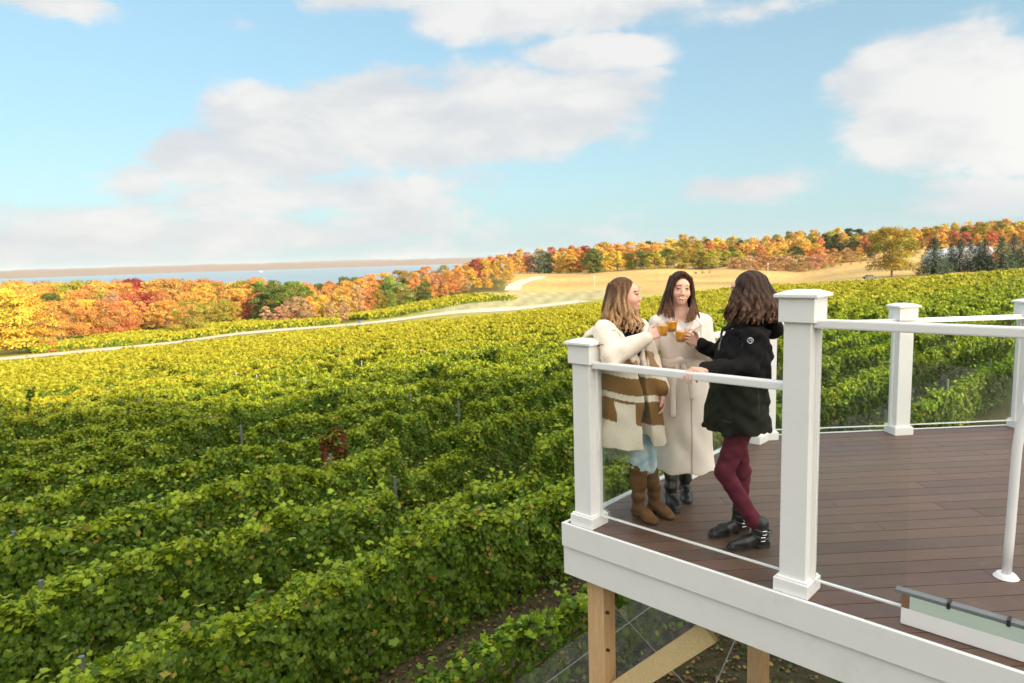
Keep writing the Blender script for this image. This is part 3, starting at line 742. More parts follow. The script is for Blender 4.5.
def place(kind, meshes, px, Zd, ytop, color, cname, belt, cat='tree', wscale=1, name=None, base_z=None):
    X_, Y_ = (px - 512) / FPX * Zd, Zd; gz = g1(X_, Y_)
    top = CH + (hor(px) - ytop) / FPX * Zd
    H = max((top - gz) * 1.07, 1.2); tm, cm = meshes
    t = bpy.data.objects.new(name or kind, None); C.objects.link(t); t.location = (X_, Y_, gz); t.rotation_euler.z = rnd.uniform(0, 6.28)
    ws = H * wscale; t.scale = (ws, ws, H)
    for nm_, me in (('trunk', tm), ('crown', cm)):
        o = bpy.data.objects.new(nm_, me); C.objects.link(o); o.parent = t
        o.color = (*[min(1, x * rnd.uniform(.9, 1.12)) for x in color], 1)
    ALLT.append(dict(o=t, px=px, c=cname, belt=belt, kind=kind, cat=cat, H=H)); return t
YE = (.6, .43, .07); GO = (.6, .36, .085); OR = (.57, .265, .09); RO = (.5, .175, .09); RE = (.3, .055, .045); YG = (.34, .32, .05); GR_ = (.11, .15, .035); DG = (.05, .08, .03); TN = (.42, .26, .12); PK = (.48, .3, .17); BG = (.1, .14, .1); LG = (.18, .25, .04); OL = (.3, .24, .04)
CN = {YE: 'yellow', GO: 'golden', OR: 'orange', RO: 'rust-orange', RE: 'dark red', YG: 'yellow-green', GR_: 'green', DG: 'dark green', TN: 'tan', PK: 'pinkish tan', BG: 'blue-green', LG: 'light green', OL: 'olive'}
def belt(name, x0, x1, step, Zf, topf, colors, jt=2.5, jz=5, ws=(.85, 1.15), kind='autumn_tree', meshes=None, cat='tree'):
    x = x0
    while x < x1:
        col_ = colors(x) if callable(colors) else rnd.choice(colors); Zd = np.interp(x, *Zf) + rnd.uniform(-jz, jz)
        place(kind, rnd.choice(meshes or (BLF if np.interp(x, *Zf) > 400 else BL)), x, Zd, np.interp(x, *topf) + rnd.uniform(-jt, jt), col_, CN[col_], name, cat, rnd.uniform(*ws)); x += step * rnd.uniform(.75, 1.25)
def pick(*z):      # (limit, colours)...
    def f(x):
        for lim, cs in z:
            if x < lim: return rnd.choice(cs)
        return rnd.choice(z[-1][1])
    return f
left_c = pick((40, [YE, YE, GO, OR]), (120, [OR, GO, YE, GR_, PK, YG]), (150, [RE, OR, GO, RO]), (175, [RO, OR, GO, OR]), (215, [RO, OR, GO, YG]), (260, [GO, OR, YE, RO, OL]))
LB = 'left wood'; MB_ = 'middle wood'; HB_ = 'hill wood'
belt(LB, -8, 262, 12, ([-10, 100, 262], [168, 200, 232]), ([-10, 60, 130, 200, 262], [305, 304, 302, 303, 300]), pick((90, [YE, GO, YE, OR]), (165, [GO, YE, OR]), (200, [RO, GO, YG]), (262, [RO, YG, GO, DG])), ws=(.9, 1.2))
belt(LB, -8, 262, 12, ([-10, 262], [208, 248]), ([-10, 60, 130, 200, 262], [295, 294, 294, 293, 291]), left_c)
belt(LB, -8, 262, 13, ([-10, 262], [235, 270]), ([-10, 60, 110, 150, 200, 262], [289, 287, 285, 283, 284, 283]), left_c)
belt(LB, -8, 262, 14, ([-10, 262], [268, 290]), ([-10, 60, 110, 150, 200, 262], [286, 286, 284, 282, 283, 282]), left_c)
place('autumn_tree', BL[6], 24, 150, 297, YE, 'bright yellow', LB, wscale=1.25); place('autumn_tree', BL[4], -6, 142, 292, YE, 'bright yellow', LB, wscale=1.2)
place('autumn_tree', BL[1], 189, 178, 303, YG, 'yellow-green', LB, wscale=1.3)
for x_, t_ in ((33, 340), (40, 341), (50, 340), (27, 339)): place('low_bush', rnd.choice(BUSH), x_, 146, t_, OR if x_ > 35 else GR_, 'orange' if x_ > 35 else 'green', 'by the left field', 'bush')
for x_ in (72, 79, 86, 93, 100): place('low_bush', rnd.choice(BUSH), x_, 172, 336, DG, 'dark green', 'in the left field', 'bush', 1.3)
# middle
mc = pick((300, [GR_, LG, OR, GR_]), (345, [OR, GO, PK]), (390, [OR, GO, PK, OL]), (430, [LG, GR_, OR, YG]), (470, [OR, YE, GO, PK]), (520, [GO, YE, GO]))
belt(MB_, 266, 352, 11, ([266, 352], [196, 206]), ([266, 300, 320, 352], [309, 300, 298, 303]), [PK, YE, GO, PK, YG], ws=(.9, 1.3))
place('green_tree', BL[1], 285, 212, 289, GR_, 'dark green', MB_, wscale=1.1); place('green_tree', BL[4], 296, 215, 284, LG, 'light green', MB_, wscale=1.05); place('green_tree', BL[0], 307, 214, 289, GR_, 'dark green', MB_)
belt(MB_, 262, 400, 12, ([262, 400], [228, 262]), ([262, 290, 330, 360, 400], [289, 289, 292, 287, 294]), mc)
belt(MB_, 360, 515, 10, ([360, 440, 515], [275, 292, 306]), ([360, 400, 440, 480, 515], [291, 289, 284, 280, 283]), mc)
place('green_tree', BL[3], 402, 268, 285, LG, 'light green', MB_, wscale=1.5); place('green_tree', BL[5], 388, 270, 284, GR_, 'dark green', MB_, wscale=1.1); place('green_tree', BL[5], 427, 276, 283, GR_, 'dark green', MB_, wscale=1.2)
belt(MB_, 262, 520, 12, ([262, 520], [265, 335]), ([262, 330, 370, 430, 480, 520], [284, 286, 280, 275, 271, 269]), mc)
belt(MB_, 262, 480, 14, ([262, 480], [300, 380]), ([262, 330, 400, 440, 460, 480], [283, 283, 275, 269, 266, 265]), pick((400, [GO, OR, GR_, OL]), (500, [OL, YG, GO, OR])))
# shoulder of the hill
belt('tree line on the slope', 478, 612, 10, ([478, 560, 612], [432, 440, 430]), ([478, 520, 545, 575, 612], [262, 258, 254, 252, 250]), pick((500, [OR, RE, GO]), (532, [GO, RO, DG]), (560, [BG, DG, BG]), (590, [GO, YE, OR]), (615, [YE, GO])), jz=6)
belt('tree line on the slope', 470, 606, 10, ([470, 606], [480, 485]), ([470, 500, 540, 606], [263, 256, 251, 247]), [RE, RO, GO, RO, GO], jz=6)
# hill
hc = [YE, GO, GO, OR, OL, YG, OL, YE, DG, OL]
belt(HB_, 596, 880, 13, ([596, 880], [412, 402]), ([596, 650, 700, 760, 880], [253, 251, 252, 252, 245]), pick((660, [YG, OL, YE, GR_]), (760, [YG, OL, YE, GR_, OL]), (880, [GO, OR, OL, DG, TN])), ws=(1.15, 1.6))
belt(HB_, 600, 1040, 11, ([600, 800, 1040], [470, 470, 400]), ([600, 640, 700, 760, 800, 860, 920, 980, 1040], [248, 247, 246, 245, 245, 240, 236, 232, 232]), pick((640, [YE, GO, YE, OR]), (720, [GO, RO, YG, YE, OR]), (780, [OR, GO, GR_, YE]), (860, [GO, YG, DG, YE, OL]), (920, [OR, YG, RO]), (1040, [OR, RO, GO, OL])), jz=8)
belt(HB_, 606, 1040, 11, ([606, 800, 1040], [510, 530, 440]), ([606, 640, 700, 740, 780, 850, 920, 980, 1040], [246, 244, 241, 241, 239, 236, 231, 227, 229]), hc, jz=10)
belt(HB_, 650, 1040, 11, ([650, 800, 1040], [565, 580, 485]), ([650, 690, 720, 750, 790, 850, 920, 960, 1000, 1040], [243, 238, 240, 240, 235, 233, 231, 225, 222, 225]), hc + [OL], jz=10)
belt(HB_, 684, 1040, 12, ([684, 800, 1040], [610, 625, 525]), ([684, 720, 750, 790, 850, 900, 950, 1000, 1040], [238, 239, 239, 234, 231, 232, 225, 221, 222]), hc, jz=8)
belt('brush strip', 735, 915, 7, ([735, 915], [388, 378]), ([735, 800, 915], [258, 256, 254]), [PK, TN, PK, TN, OL], jt=1.2, kind='bush', meshes=BUSH, cat='bush', ws=(1.1, 1.6))
belt('brush strip', 745, 905, 8, ([745, 905], [372, 362]), ([745, 905], [263, 261]), [PK, TN, TN], jt=1, kind='bush', meshes=BUSH, cat='bush', ws=(.9, 1.4))
for x_, t_, c_ in ((697, 272, DG), (704, 271.5, GR_), (711, 272, TN)): place('bush', rnd.choice(BUSH), x_, 372, t_, c_, CN[c_], 'lone clump in the tan field', 'bush', 1.4)
# lone field tree
big = broadleaf(77, .5, .13, 60, 11000, .0125)
place('field_tree', big, 893, 236, 231, OL, 'olive and yellow', 'lone', wscale=1.15)
# conifers
for x_, Zd, t_, ws in ((934, 236, 239, 1.12), (951, 272, 244, .8), (960, 244, 240, .95), (970, 285, 240, .75), (984, 275, 240, .8), (979, 240, 244, 1.02), (1001, 236, 239.5, 1.12), (1013, 268, 235, .8), (1026, 250, 238, 1.0), (1041, 250, 234, 1.0)):
    place('spruce_tree', rnd.choice(CF), x_, Zd, t_, BG, 'blue-green', 'spruces', 'tree', ws * 1.12)
# labels: colour + kind + count from the left inside each wood
PL = {'left wood': 'in the left wood', 'middle wood': 'in the middle wood', 'hill wood': 'on the wooded hill', 'tree line on the slope': 'in the slope tree line',
      'brush strip': 'in the brush under the hill', 'lone clump in the tan field': 'alone in the tan field', 'by the left field': 'by the left field corner', 'in the left field': 'within the left field', 'spruces': 'beside the white roofs'}
grp = {}
for d in ALLT: grp.setdefault((d['belt'], d['c'], d['cat'], d['kind'] == 'spruce_tree'), []).append(d)
for (bl, cn_, cat_, spz), lst in grp.items():
    lst.sort(key=lambda d: d['px'])
    for i, d in enumerate(lst):
        o = d['o']; o['category'] = cat_
        if bl == 'lone': o['label'] = 'lone broad olive and yellow tree standing in the tan field'; continue
        kd = 'spruce' if spz else cat_
        o['label'] = (f'{cn_} {kd} {PL[bl]}' if len(lst) == 1 else f'{ordinal(i + 1)} {cn_} {kd} from the left {PL[bl]}')
        o['group'] = {'left wood': 'autumn trees of the left wood', 'middle wood': 'autumn trees of the middle wood', 'hill wood': 'autumn trees on the hill', 'tree line on the slope': 'trees of the slope line', 'brush strip': 'bushes of the brush strip', 'spruces': 'spruces by the houses'}.get(bl, 'bushes in the fields')
# distant woodland masses (nobody could count them)
def woodland(name, pts, Hs, cols, lsz=1.0, nleaf=70):
    Vs, Fs, Cs, o_ = [], [], [], 0
    P = np.array(pts); gz = ground(P)
    n_ = rand_unit(nleaf * len(P)); rep = np.repeat(np.arange(len(P)), nleaf); Hh = np.array(Hs)[rep]
    n_[:, 2] = abs(n_[:, 2]) * 1.0 - .15
    c = np.c_[P[rep], gz[rep] + Hh * .62] + n_ * np.c_[Hh * .34, Hh * .34, Hh * .42] * rng.uniform(.7, 1.08, (len(rep), 1))
    cc = np.array(cols)[rng.integers(0, len(cols), len(P))][rep] * rng.uniform(.65, 1.3, (len(rep), 1))
    nn_ = n_ + rng.normal(0, .5, n_.shape); nn_ /= np.linalg.norm(nn_, axis=1)[:, None]
    V, F, c2 = leaf_quads(c, nn_, Hh * .075 * lsz * rng.uniform(.7, 1.3, len(rep)), cc)
    o = link(name, np_mesh(name, V, F, c2), None, 'vine_leaf'); o['kind'] = 'stuff'; return o
pts = []; Hs = []
for _ in range(1500):
    Zd = rnd.uniform(300, 1150); px = rnd.uniform(-60, 500 - max(0, (Zd - 480)) * .02); x = (px - 512) / FPX * Zd
    if Zd < 420 and px > 440: continue
    pts.append((x, Zd)); Hs.append(rnd.uniform(9, 13))
woodland('distant_woodland', pts, Hs, [YE, GO, OR, RO, OR, GO, OL, RE, RO], 1.1, 60)
pts = []; Hs = []
for _ in range(1300):
    Zd = rnd.uniform(440, 700); px = rnd.uniform(600, 1100); 
    if Zd < np.interp(px, (600, 800, 1100), (500, 500, 440)): continue
    pts.append(((px - 512) / FPX * Zd, Zd)); Hs.append(rnd.uniform(8, 11))
woodland('hill_woodland', pts, Hs, [YE, GO, OR, OL, OL, YG, GO, RO], 1.1, 60)
# unseen ridge wood added behind the viewer to throw shade over the near slope
pts = []; Hs = []
for _ in range(330):
    x = rnd.uniform(-60, 230); y = rnd.uniform(-80, -50) + max(0, x - 100) * .55
    pts.append((x, y)); Hs.append(SHADE_RIDGE_H * rnd.uniform(.8, 1.2))
woodland('shade_ridge_wood', pts, Hs, [GR_, DG, OL, GO], 1.5, 110)
# ------------------------------------------------------------------ people (distance fields turned into smooth meshes)
def vmat(name, rough, nsc=60, bs=.25, bd=.002, spec=.3, sss=0, var=.1):
    m, nt, b = mat(name); at = N(nt, 'ShaderNodeAttribute', attribute_name='Col').outputs['Color']; v_ = coords(nt)
    f = noise(nt, nsc, 5, .65, v_); c = mix(nt, 1.0, at, ramp(nt, f, [(.3, 1 - var), (.7, 1 + var)]), 'MULTIPLY')
    nt.links.new(c, b.inputs['Base Color']); b.inputs['Roughness'].default_value = rough; b.inputs['Specular IOR Level'].default_value = spec
    if sss: b.inputs['Subsurface Weight'].default_value = sss; b.inputs['Subsurface Radius'].default_value = (.01, .004, .002)
    if bs: bump(nt, b, f, bs, bd)
    M[name] = m
vmat('skin', .48, 90, .05, .001, .4, .12, .04); vmat('wool', .95, 130, .5, .003, .15, var=.13); vmat('cloth', .85, 160, .2, .0015, .25, var=.12)
vmat('shell', .8, 40, .25, .004, .15, var=.1); vmat('leather', .32, 45, .2, .002, .5, var=.2); vmat('suede', .75, 60, .3, .002, .25, var=.2)
def hair_mat():
    m, nt, b = mat('hair'); at = N(nt, 'ShaderNodeAttribute', attribute_name='Col').outputs['Color']
    f = noise(nt, 6, 6, .7, coords(nt, 'Object', (26, 26, 3)), .6); c = mix(nt, 1.0, at, ramp(nt, f, [(.3, .45), (.7, 1.6)]), 'MULTIPLY')
    nt.links.new(c, b.inputs['Base Color']); b.inputs['Roughness'].default_value = .5; b.inputs['Specular IOR Level'].default_value = .16; bump(nt, b, f, .5, .003); M['hair'] = m
hair_mat()

def nrmz(a): a = np.asarray(a, float); return a / np.linalg.norm(a)
class SDF:
    def __init__(s, lo, hi, vox):
        s.lo = np.asarray(lo, float); s.v = vox; s.n = np.ceil((np.asarray(hi) - s.lo) / vox).astype(int) + 1
        s.d = np.full(s.n, .2, np.float32)
    def box(s, lo, hi, mg):
        i0 = np.clip(np.floor((np.asarray(lo) - mg - s.lo) / s.v).astype(int), 0, s.n); i1 = np.clip(np.ceil((np.asarray(hi) + mg - s.lo) / s.v).astype(int) + 1, 0, s.n)
        if (i1 <= i0).any(): return None, None
        g = np.meshgrid(*[s.lo[k] + s.v * np.arange(i0[k], i1[k]) for k in range(3)], indexing='ij')
        return tuple(slice(a, b) for a, b in zip(i0, i1)), np.stack(g, -1)
    def comb(s, sl, d, k, op):
        a = s.d[sl]; d = d.astype(np.float32)
        if op == 'sub': d = -d; h = np.clip(.5 - .5 * (d - a) / k, 0, 1); h = np.clip(.5 + .5 * (d - a) / k, 0, 1); s.d[sl] = a * (1 - h) + d * h + k * h * (1 - h)
        else: h = np.clip(.5 + .5 * (a - d) / k, 0, 1); s.d[sl] = a * (1 - h) + d * h - k * h * (1 - h)
    def cone(s, a, b, ra, rb, k=.015, op='add', sq=None):
        a = np.asarray(a, float); b = np.asarray(b, float); m = max(ra, rb) * (1 if sq is None else max(1, sq[1])) + 2 * k + .01
        sl, P = s.box(np.minimum(a, b), np.maximum(a, b), m)
        if sl is None: return
        p = P - a; ba = b - a
        if sq is not None:
            e, f = nrmz(sq[0]), sq[1]; pe = p @ e; p = p - (pe * (1 - 1 / f))[..., None] * e; be = ba @ e; ba = ba - be * (1 - 1 / f) * e
        h = np.clip((p @ ba) / max(ba @ ba, 1e-9), 0, 1); d = np.linalg.norm(p - h[..., None] * ba, axis=-1) - (ra + (rb - ra) * h)
        s.comb(sl, d, k, op)
    def ell(s, c, r, Rm=None, k=.015, op='add'):
        c = np.asarray(c, float); r = np.asarray(r, float); m = max(r) + 2 * k + .01; sl, P = s.box(c, c, m)
        if sl is None: return
        p = P - c
        if Rm is not None: p = p @ Rm          # columns of Rm are the local axes
        k0 = np.linalg.norm(p / r, axis=-1); k1 = np.linalg.norm(p / (r * r), axis=-1); d = k0 * (k0 - 1) / (k1 + 1e-6); d = np.where(k0 < 1e-3, -min(r), d)
        s.comb(sl, d, k, op)
    def chain(s, pts, rs, k=.01, **kw):
        for i in range(len(pts) - 1): s.cone(pts[i], pts[i + 1], rs[i], rs[i + 1], k, **kw)
    def frustum(s, secs, k=.01, e1=(1, 0, 0), e2=(0, 1, 0), op='add', round_=.02):
        """secs: list of (centre, rx, ry) at falling z; elliptical sections across e1/e2"""
        e1 = np.asarray(e1, float); e2 = np.asarray(e2, float); cs = np.array([c for c, _, _ in secs]); m = max(max(a, b) for _, a, b in secs) + .05
        sl, P = s.box(cs.min(0), cs.max(0), m)
        if sl is None: return
        o = np.argsort(cs[:, 2]); zs = cs[o, 2]; z = P[..., 2]; zc = np.clip(z, zs[0], zs[-1])
        cx = np.interp(zc, zs, cs[o, 0]); cy = np.interp(zc, zs, cs[o, 1]); rx = np.interp(zc, zs, [secs[i][1] for i in o]); ry = np.interp(zc, zs, [secs[i][2] for i in o])
        p = np.stack([P[..., 0] - cx, P[..., 1] - cy], -1); a = p @ e1[:2]; b = p @ e2[:2]; q = np.sqrt((a / rx) ** 2 + (b / ry) ** 2) + 1e-6
        dr = (q - 1) * np.minimum(rx, ry) / 1.0; dz = np.maximum(zs[0] - z, z - zs[-1]) + round_ * 0
        d = np.maximum(dr, dz); s.comb(sl, d, k, op)
    def fn(s, f, k=.01, op='add', lo=None, hi=None):
        lo = s.lo if lo is None else lo; hi = s.lo + s.n * s.v if hi is None else hi
        sl, P = s.box(lo, hi, 0); s.comb(sl, f(P), k, op)
    def wrinkle(s, amp, seed, fz=(14, 40), fxy=(20, 60), cnt=7):
        r = np.random.default_rng(seed); sl, P = s.box(s.lo, s.lo + s.n * s.v, 0); out = 0
        for _ in range(cnt):
            kx, ky = r.uniform(*fxy) * r.choice((-1, 1)), r.uniform(*fxy) * r.choice((-1, 1)); kz = r.uniform(*fz) * r.choice((-1, 1)); out = out + np.sin(P[..., 0] * kx + P[..., 1] * ky + P[..., 2] * kz + r.uniform(0, 6.28) + 1.3 * np.sin(P[..., 2] * 9 + P[..., 0] * 7 + r.uniform(0, 6)))
        s.d[sl] += (amp / cnt ** .5 * out).astype(np.float32)
    def mesh(s):
        d = s.d; I = d < 0; cnt = np.zeros(np.array(d.shape) - 1, np.int8); D_ = [(i, j, k) for i in (0, 1) for j in (0, 1) for k in (0, 1)]
        sh = lambda a, o: a[o[0]:a.shape[0] - 1 + o[0], o[1]:a.shape[1] - 1 + o[1], o[2]:a.shape[2] - 1 + o[2]]
        for o in D_: cnt += sh(I, o)
        act = np.argwhere((cnt > 0) & (cnt < 8)); idx = np.full(cnt.shape, -1, np.int32); idx[tuple(act.T)] = np.arange(len(act))
        vals = {o: d[act[:, 0] + o[0], act[:, 1] + o[1], act[:, 2] + o[2]] for o in D_}; acc = np.zeros((len(act), 3)); w_ = np.zeros(len(act))
        for o in D_:
            for ax in range(3):
                if o[ax]: continue
                o2 = list(o); o2[ax] = 1; o2 = tuple(o2); a, b = vals[o], vals[o2]; cr = (a < 0) != (b < 0); t = np.where(cr, a / np.where(cr, a - b, 1), 0)
                p = np.tile(np.array(o, float), (len(act), 1)); p[:, ax] = t; acc += p * cr[:, None]; w_ += cr
        V = s.lo + s.v * (act + acc / w_[:, None]); Fs = []
        for ax in range(3):
            a_, b_ = [(1, 2), (2, 0), (0, 1)][ax]
            d0 = [slice(None)] * 3; d1 = [slice(None)] * 3; d0[ax] = slice(0, -1); d1[ax] = slice(1, None); c0 = I[tuple(d0)]; c1 = I[tuple(d1)]; e = np.argwhere(c0 != c1)
            e = e[(e[:, a_] > 0) & (e[:, b_] > 0) & (e[:, a_] < I.shape[a_] - 1) & (e[:, b_] < I.shape[b_] - 1)]
            if not len(e): continue
            ins = c0[tuple(e.T)]; q = []
            for da, db in ((-1, -1), (0, -1), (0, 0), (-1, 0)): c = e.copy(); c[:, a_] += da; c[:, b_] += db; q.append(idx[tuple(c.T)])
            q = np.stack(q, 1); q[~ins] = q[~ins][:, ::-1]; Fs.append(q)
        return V, np.concatenate(Fs)
def relax(V, F, it=1):
    for _ in range(it):
        acc = np.zeros_like(V); w_ = np.zeros(len(V))
        for a in range(4):
            for b in (1, 3): np.add.at(acc, F[:, a], V[F[:, (a + b) % 4]]); np.add.at(w_, F[:, a], 1)
        V = V * .5 + .5 * acc / np.maximum(w_, 1)[:, None]
    return V
def part(name, sd, colf, m, parent, base, it=1, label=None):
    V, F = sd.mesh(); V = relax(V, F, it); col = colf(V) if callable(colf) else np.tile(np.array(colf, float), (len(V), 1))
    o = link(name, np_mesh(name, V - base, F, col, True), parent, m)
    if parent is None: o.location = base
    if label: o['label'] = label
    return o
SK = np.array([.72, .46, .35])
class Head:
    def __init__(h, c, f, up=(0, 0, 1), s=1.0):
        h.c = np.asarray(c, float); f = nrmz(f); up = nrmz(up); r = nrmz(np.cross(f, up)); up = np.cross(r, f); h.R = np.stack([r, f, up], 1); h.s = s
    def p(h, x, y, z): return h.c + h.R @ (np.array([x, y, z]) * h.s)
    def loc(h, V): return ((V - h.c) @ h.R) / h.s
    def build(h, sd, neck):
        s = h.s; e = lambda c, r, k=.012, op='add': sd.ell(h.p(*c), np.array(r) * s, h.R, k * s, op)
        e((0, -.016, .036), (.073, .09, .082)); e((0, .022, -.028), (.058, .066, .084), .02); e((0, .056, -.09), (.026, .026, .022), .025)
        e((-.034, .052, -.032), (.024, .026, .026), .02); e((.034, .052, -.032), (.024, .026, .026), .02); e((0, .074, .03), (.046, .016, .03), .02)
        for x in (-1, 1):
            e((x * .03, .102, .004), (.014, .014, .008), .01, 'sub'); e((x * .029, .076, .003), (.0135, .0125, .0125), .003); e((x * .076, -.006, -.018), (.009, .02, .031), .006)
        sd.cone(h.p(0, .083, .006), h.p(0, .099, -.03), .007 * s, .0105 * s, .008); e((-.011, .096, -.036), (.008, .01, .008), .006); e((.011, .096, -.036), (.008, .01, .008), .006)
        e((0, .079, -.066), (.03, .014, .016), .012)
        sd.chain([h.p(0, -.03, -.05), neck], [.05 * s, .052 * s], .02)
    def colors(h, V, base=SK, smile=True):
        L_ = h.loc(V); x, y, z = L_.T; c = np.tile(base, (len(V), 1)); inh = (abs(x) < .1) & (abs(y) < .13) & (abs(z) < .14)
        fr = inh & (y > .03)
        chk = fr * np.exp(-(((abs(x) - .036) / .02) ** 2 + ((z + .032) / .02) ** 2)); c = c * (1 - .35 * chk[:, None]) + np.array([.62, .25, .19]) * .35 * chk[:, None]
        lip = fr & (y > .06) & (((x / .031) ** 2 + ((z + .067 - .013 * (x / .025) ** 2) / .0115) ** 2) < 1); c[lip] = (.46, .1, .09)
        tee = fr & (y > .06) & (((x / .022) ** 2 + ((z + .0655 - .014 * (x / .025) ** 2) / .0055) ** 2) < 1); c[tee] = (.8, .76, .72)
        br = fr & (abs(abs(x) - .031) < .019) & (abs(z - .027 + .12 * (abs(x) - .026)) < .003); c[br] = (.2, .11, .07)
        ey = fr & ((((abs(x) - .03) / .0145) ** 2 + ((z - .004) / .004) ** 2) < 1); c[ey] = (.12, .07, .05)
        lash = fr & ((((abs(x) - .03) / .017) ** 2 + ((z - .0085) / .0022) ** 2) < 1); c[lash] = (.03, .02, .015)
        return c
def hand(sd, w_, d, pn, th, curl=(20, 30, 20), s=1.0, spl=.06, thumb=(.6, .5), curls=None):
    """w_ wrist, d finger direction, pn palm-facing normal, th thumb side; curl in degrees"""
    d = nrmz(d); pn = nrmz(np.asarray(pn, float) - (np.asarray(pn, float) @ d) * d); side = nrmz(np.cross(d, pn)); side = side if side @ np.asarray(th, float) > 0 else -side
    ln = (1.0, 1.08, 1.0, .8)
    for i in range(4):
        o = (.026, .009, -.009, -.026)[i] * s; k = w_ + d * (.088, .09, .086, .078)[i] * s + side * o; sd.cone(w_ + side * o * .55, k, .0155 * s, .0125 * s, .008)
        a = 0; p = k; fd = nrmz(d + side * spl * (1.5 - i) * .6); cc = curls[i] if curls else curl; r = .0088 * s
        for j, (L_, c_) in enumerate(zip((.041, .026, .021), cc)):
            a += math.radians(c_); q = p + (fd * math.cos(a) + pn * math.sin(a)) * L_ * ln[i] * s; sd.cone(p, q, r, r * .9, .0025); p, r = q, r * .9
    t0 = w_ + d * .022 * s + side * .02 * s; t1 = t0 + (d * .7 + side * thumb[0] + pn * .35) * .042 * s; t2 = t1 + (d * .8 + side * thumb[1] * .4 + pn * .5) * .032 * s; t3 = t2 + (d * .85 + pn * .5) * .024 * s
    sd.chain([t0, t1, t2, t3], [.0145 * s, .012 * s, .0098 * s, .0085 * s], .004)
def hair_locks(sd, H, roots, fall, r0=.013, r1=.006, wave=.01, freq=16, n=10, seed=1, curl_end=0):
    """roots: points on the scalp in head coordinates; fall(root)-> list of world points guiding the lock"""
    r = np.random.default_rng(seed)
    for i, rt_ in enumerate(roots):
        _q = np.array([rt_[0] / .08, (rt_[1] + .026) / .094, (rt_[2] - .036) / .09]); _q /= max(np.linalg.norm(_q), 1e-3) if np.linalg.norm(_q) > .2 else 1; rt_ = (_q[0] * .08, _q[1] * .094 - .026, _q[2] * .09 + .036) if abs(_q).max() > 0 and rt_ != (0, 0, 0) else rt_
        G = np.array(fall(rt_, r)); seg = np.r_[0, np.cumsum(np.linalg.norm(np.diff(G, axis=0), axis=1))]; t = np.linspace(0, seg[-1], n); P = np.stack([np.interp(t, seg, G[:, k]) for k in range(3)], 1)
        ph = r.uniform(0, 6.28); am = wave * np.clip(t / seg[-1] * 1.6 - .15, 0, 1) * (1 + curl_end * np.clip(t / seg[-1] - .6, 0, 1) * 2); P[:, 0] += am * np.sin(t * freq * 6 + ph); P[:, 1] += am * np.cos(t * freq * 6 + ph)
        rs = np.interp(np.linspace(0, 1, n), (0, .5, 1), (r0, r0 * 1.0, r1)); sd.chain(list(P), list(rs), .003)
def seg_mask(V, pts, w_):
    m = np.zeros(len(V), bool)
    for a, b in zip(pts, pts[1:]):
        a = np.asarray(a, float); b = np.asarray(b, float); d = b - a; t = np.clip(((V - a) @ d) / (d @ d), 0, 1); p = a + t[:, None] * d - V; p = p - (p @ np.array([0, 1.0, 0]))[:, None] * np.array([0, 1.0, 0]) * .75; m |= np.linalg.norm(p, axis=1) < w_
    return m
def boot_fn(sd, heel, toe, ank_h, shaft, rs, foot_w=.041, heel_h=.025):
    """heel, toe on the floor; shaft: points up the leg with radii"""
    heel = np.asarray(heel, float); toe = np.asarray(toe, float); d = nrmz(toe - heel); s_ = np.array([-d[1], d[0], 0]); L_ = np.linalg.norm(toe - heel); z = Z
    def sole(P):
        p = P - heel; a = p @ d; b = p @ s_; h = P[..., 2]; w_ = foot_w * np.interp(a / L_, (0, .3, .7, .92, 1), (.72, .7, 1.0, .72, .35)); lowz = np.where((a / L_ > .3) & (a / L_ < .48), heel_h * .8, 0)
        return np.maximum.reduce([abs(b) - w_, -a - .0, a - L_, h - .022 - heel_h * np.interp(a / L_, (0, .35, .6), (1, .8, 0)), lowz - h + .001])
    sd.fn(sole, .006, 'add', np.minimum(heel, toe) - .06, np.maximum(heel, toe) + np.array([.06, .06, .12]))
    h0 = heel + d * .045 + z * (.05 + heel_h); sd.cone(h0, heel + d * L_ * .62 + z * .045, .037, .034, .02, sq=(s_, 1.05)); sd.cone(heel + d * L_ * .6 + z * .045, toe - d * .035 + z * .034, .035, .024, .02, sq=(s_, 1.25))
    sd.chain([h0] + list(shaft), [.04] + list(rs), .02)

# ---- glass mugs of orange drink
def mug(c, hdir, label, tilt=(0, 0)):
    c = np.asarray(c, float); t = thing('glass_mug', label, 'mug', c, 'raised glass mugs of orange drink')
    t.rotation_euler = (tilt[0], tilt[1], 0)
    def lathe(prof, nm, m, cap=False):
        bm = bmesh.new(); seg = 24; rings = [[bm.verts.new((r * math.cos(2 * math.pi * k / seg), r * math.sin(2 * math.pi * k / seg), z)) for k in range(seg)] for r, z in prof]
        for a, b in zip(rings, rings[1:]):
            for k in range(seg): bm.faces.new((a[k], a[(k + 1) % seg], b[(k + 1) % seg], b[k]))
        if cap: bm.faces.new(rings[0][::-1]); bm.faces.new(rings[-1])
        return bm_obj(nm, bm, m, t, smooth=True)
    lathe([(.0, -.05), (.026, -.05), (.03, -.044), (.036, -.015), (.039, .02), (.04, .05), (.0385, .05), (.0375, .02), (.0345, -.013), (.028, -.04), (.0, -.042)], 'mug_wall', 'mug_glass')
    lathe([(.001, -.041), (.027, -.04), (.0335, -.013), (.0365, .02), (.0368, .03), (.001, .03)], 'drink', 'juice', True)
    bm = bmesh.new(); hd = nrmz((hdir[0], hdir[1], 0)); tube(bm, [hd * .037 + Z * .028, hd * .058 + Z * .03, hd * .068 + Z * .01, hd * .064 - Z * .014, hd * .04 - Z * .024], .0045, 8); bm_obj('handle', bm, 'mug_glass', t, smooth=True)
    return t
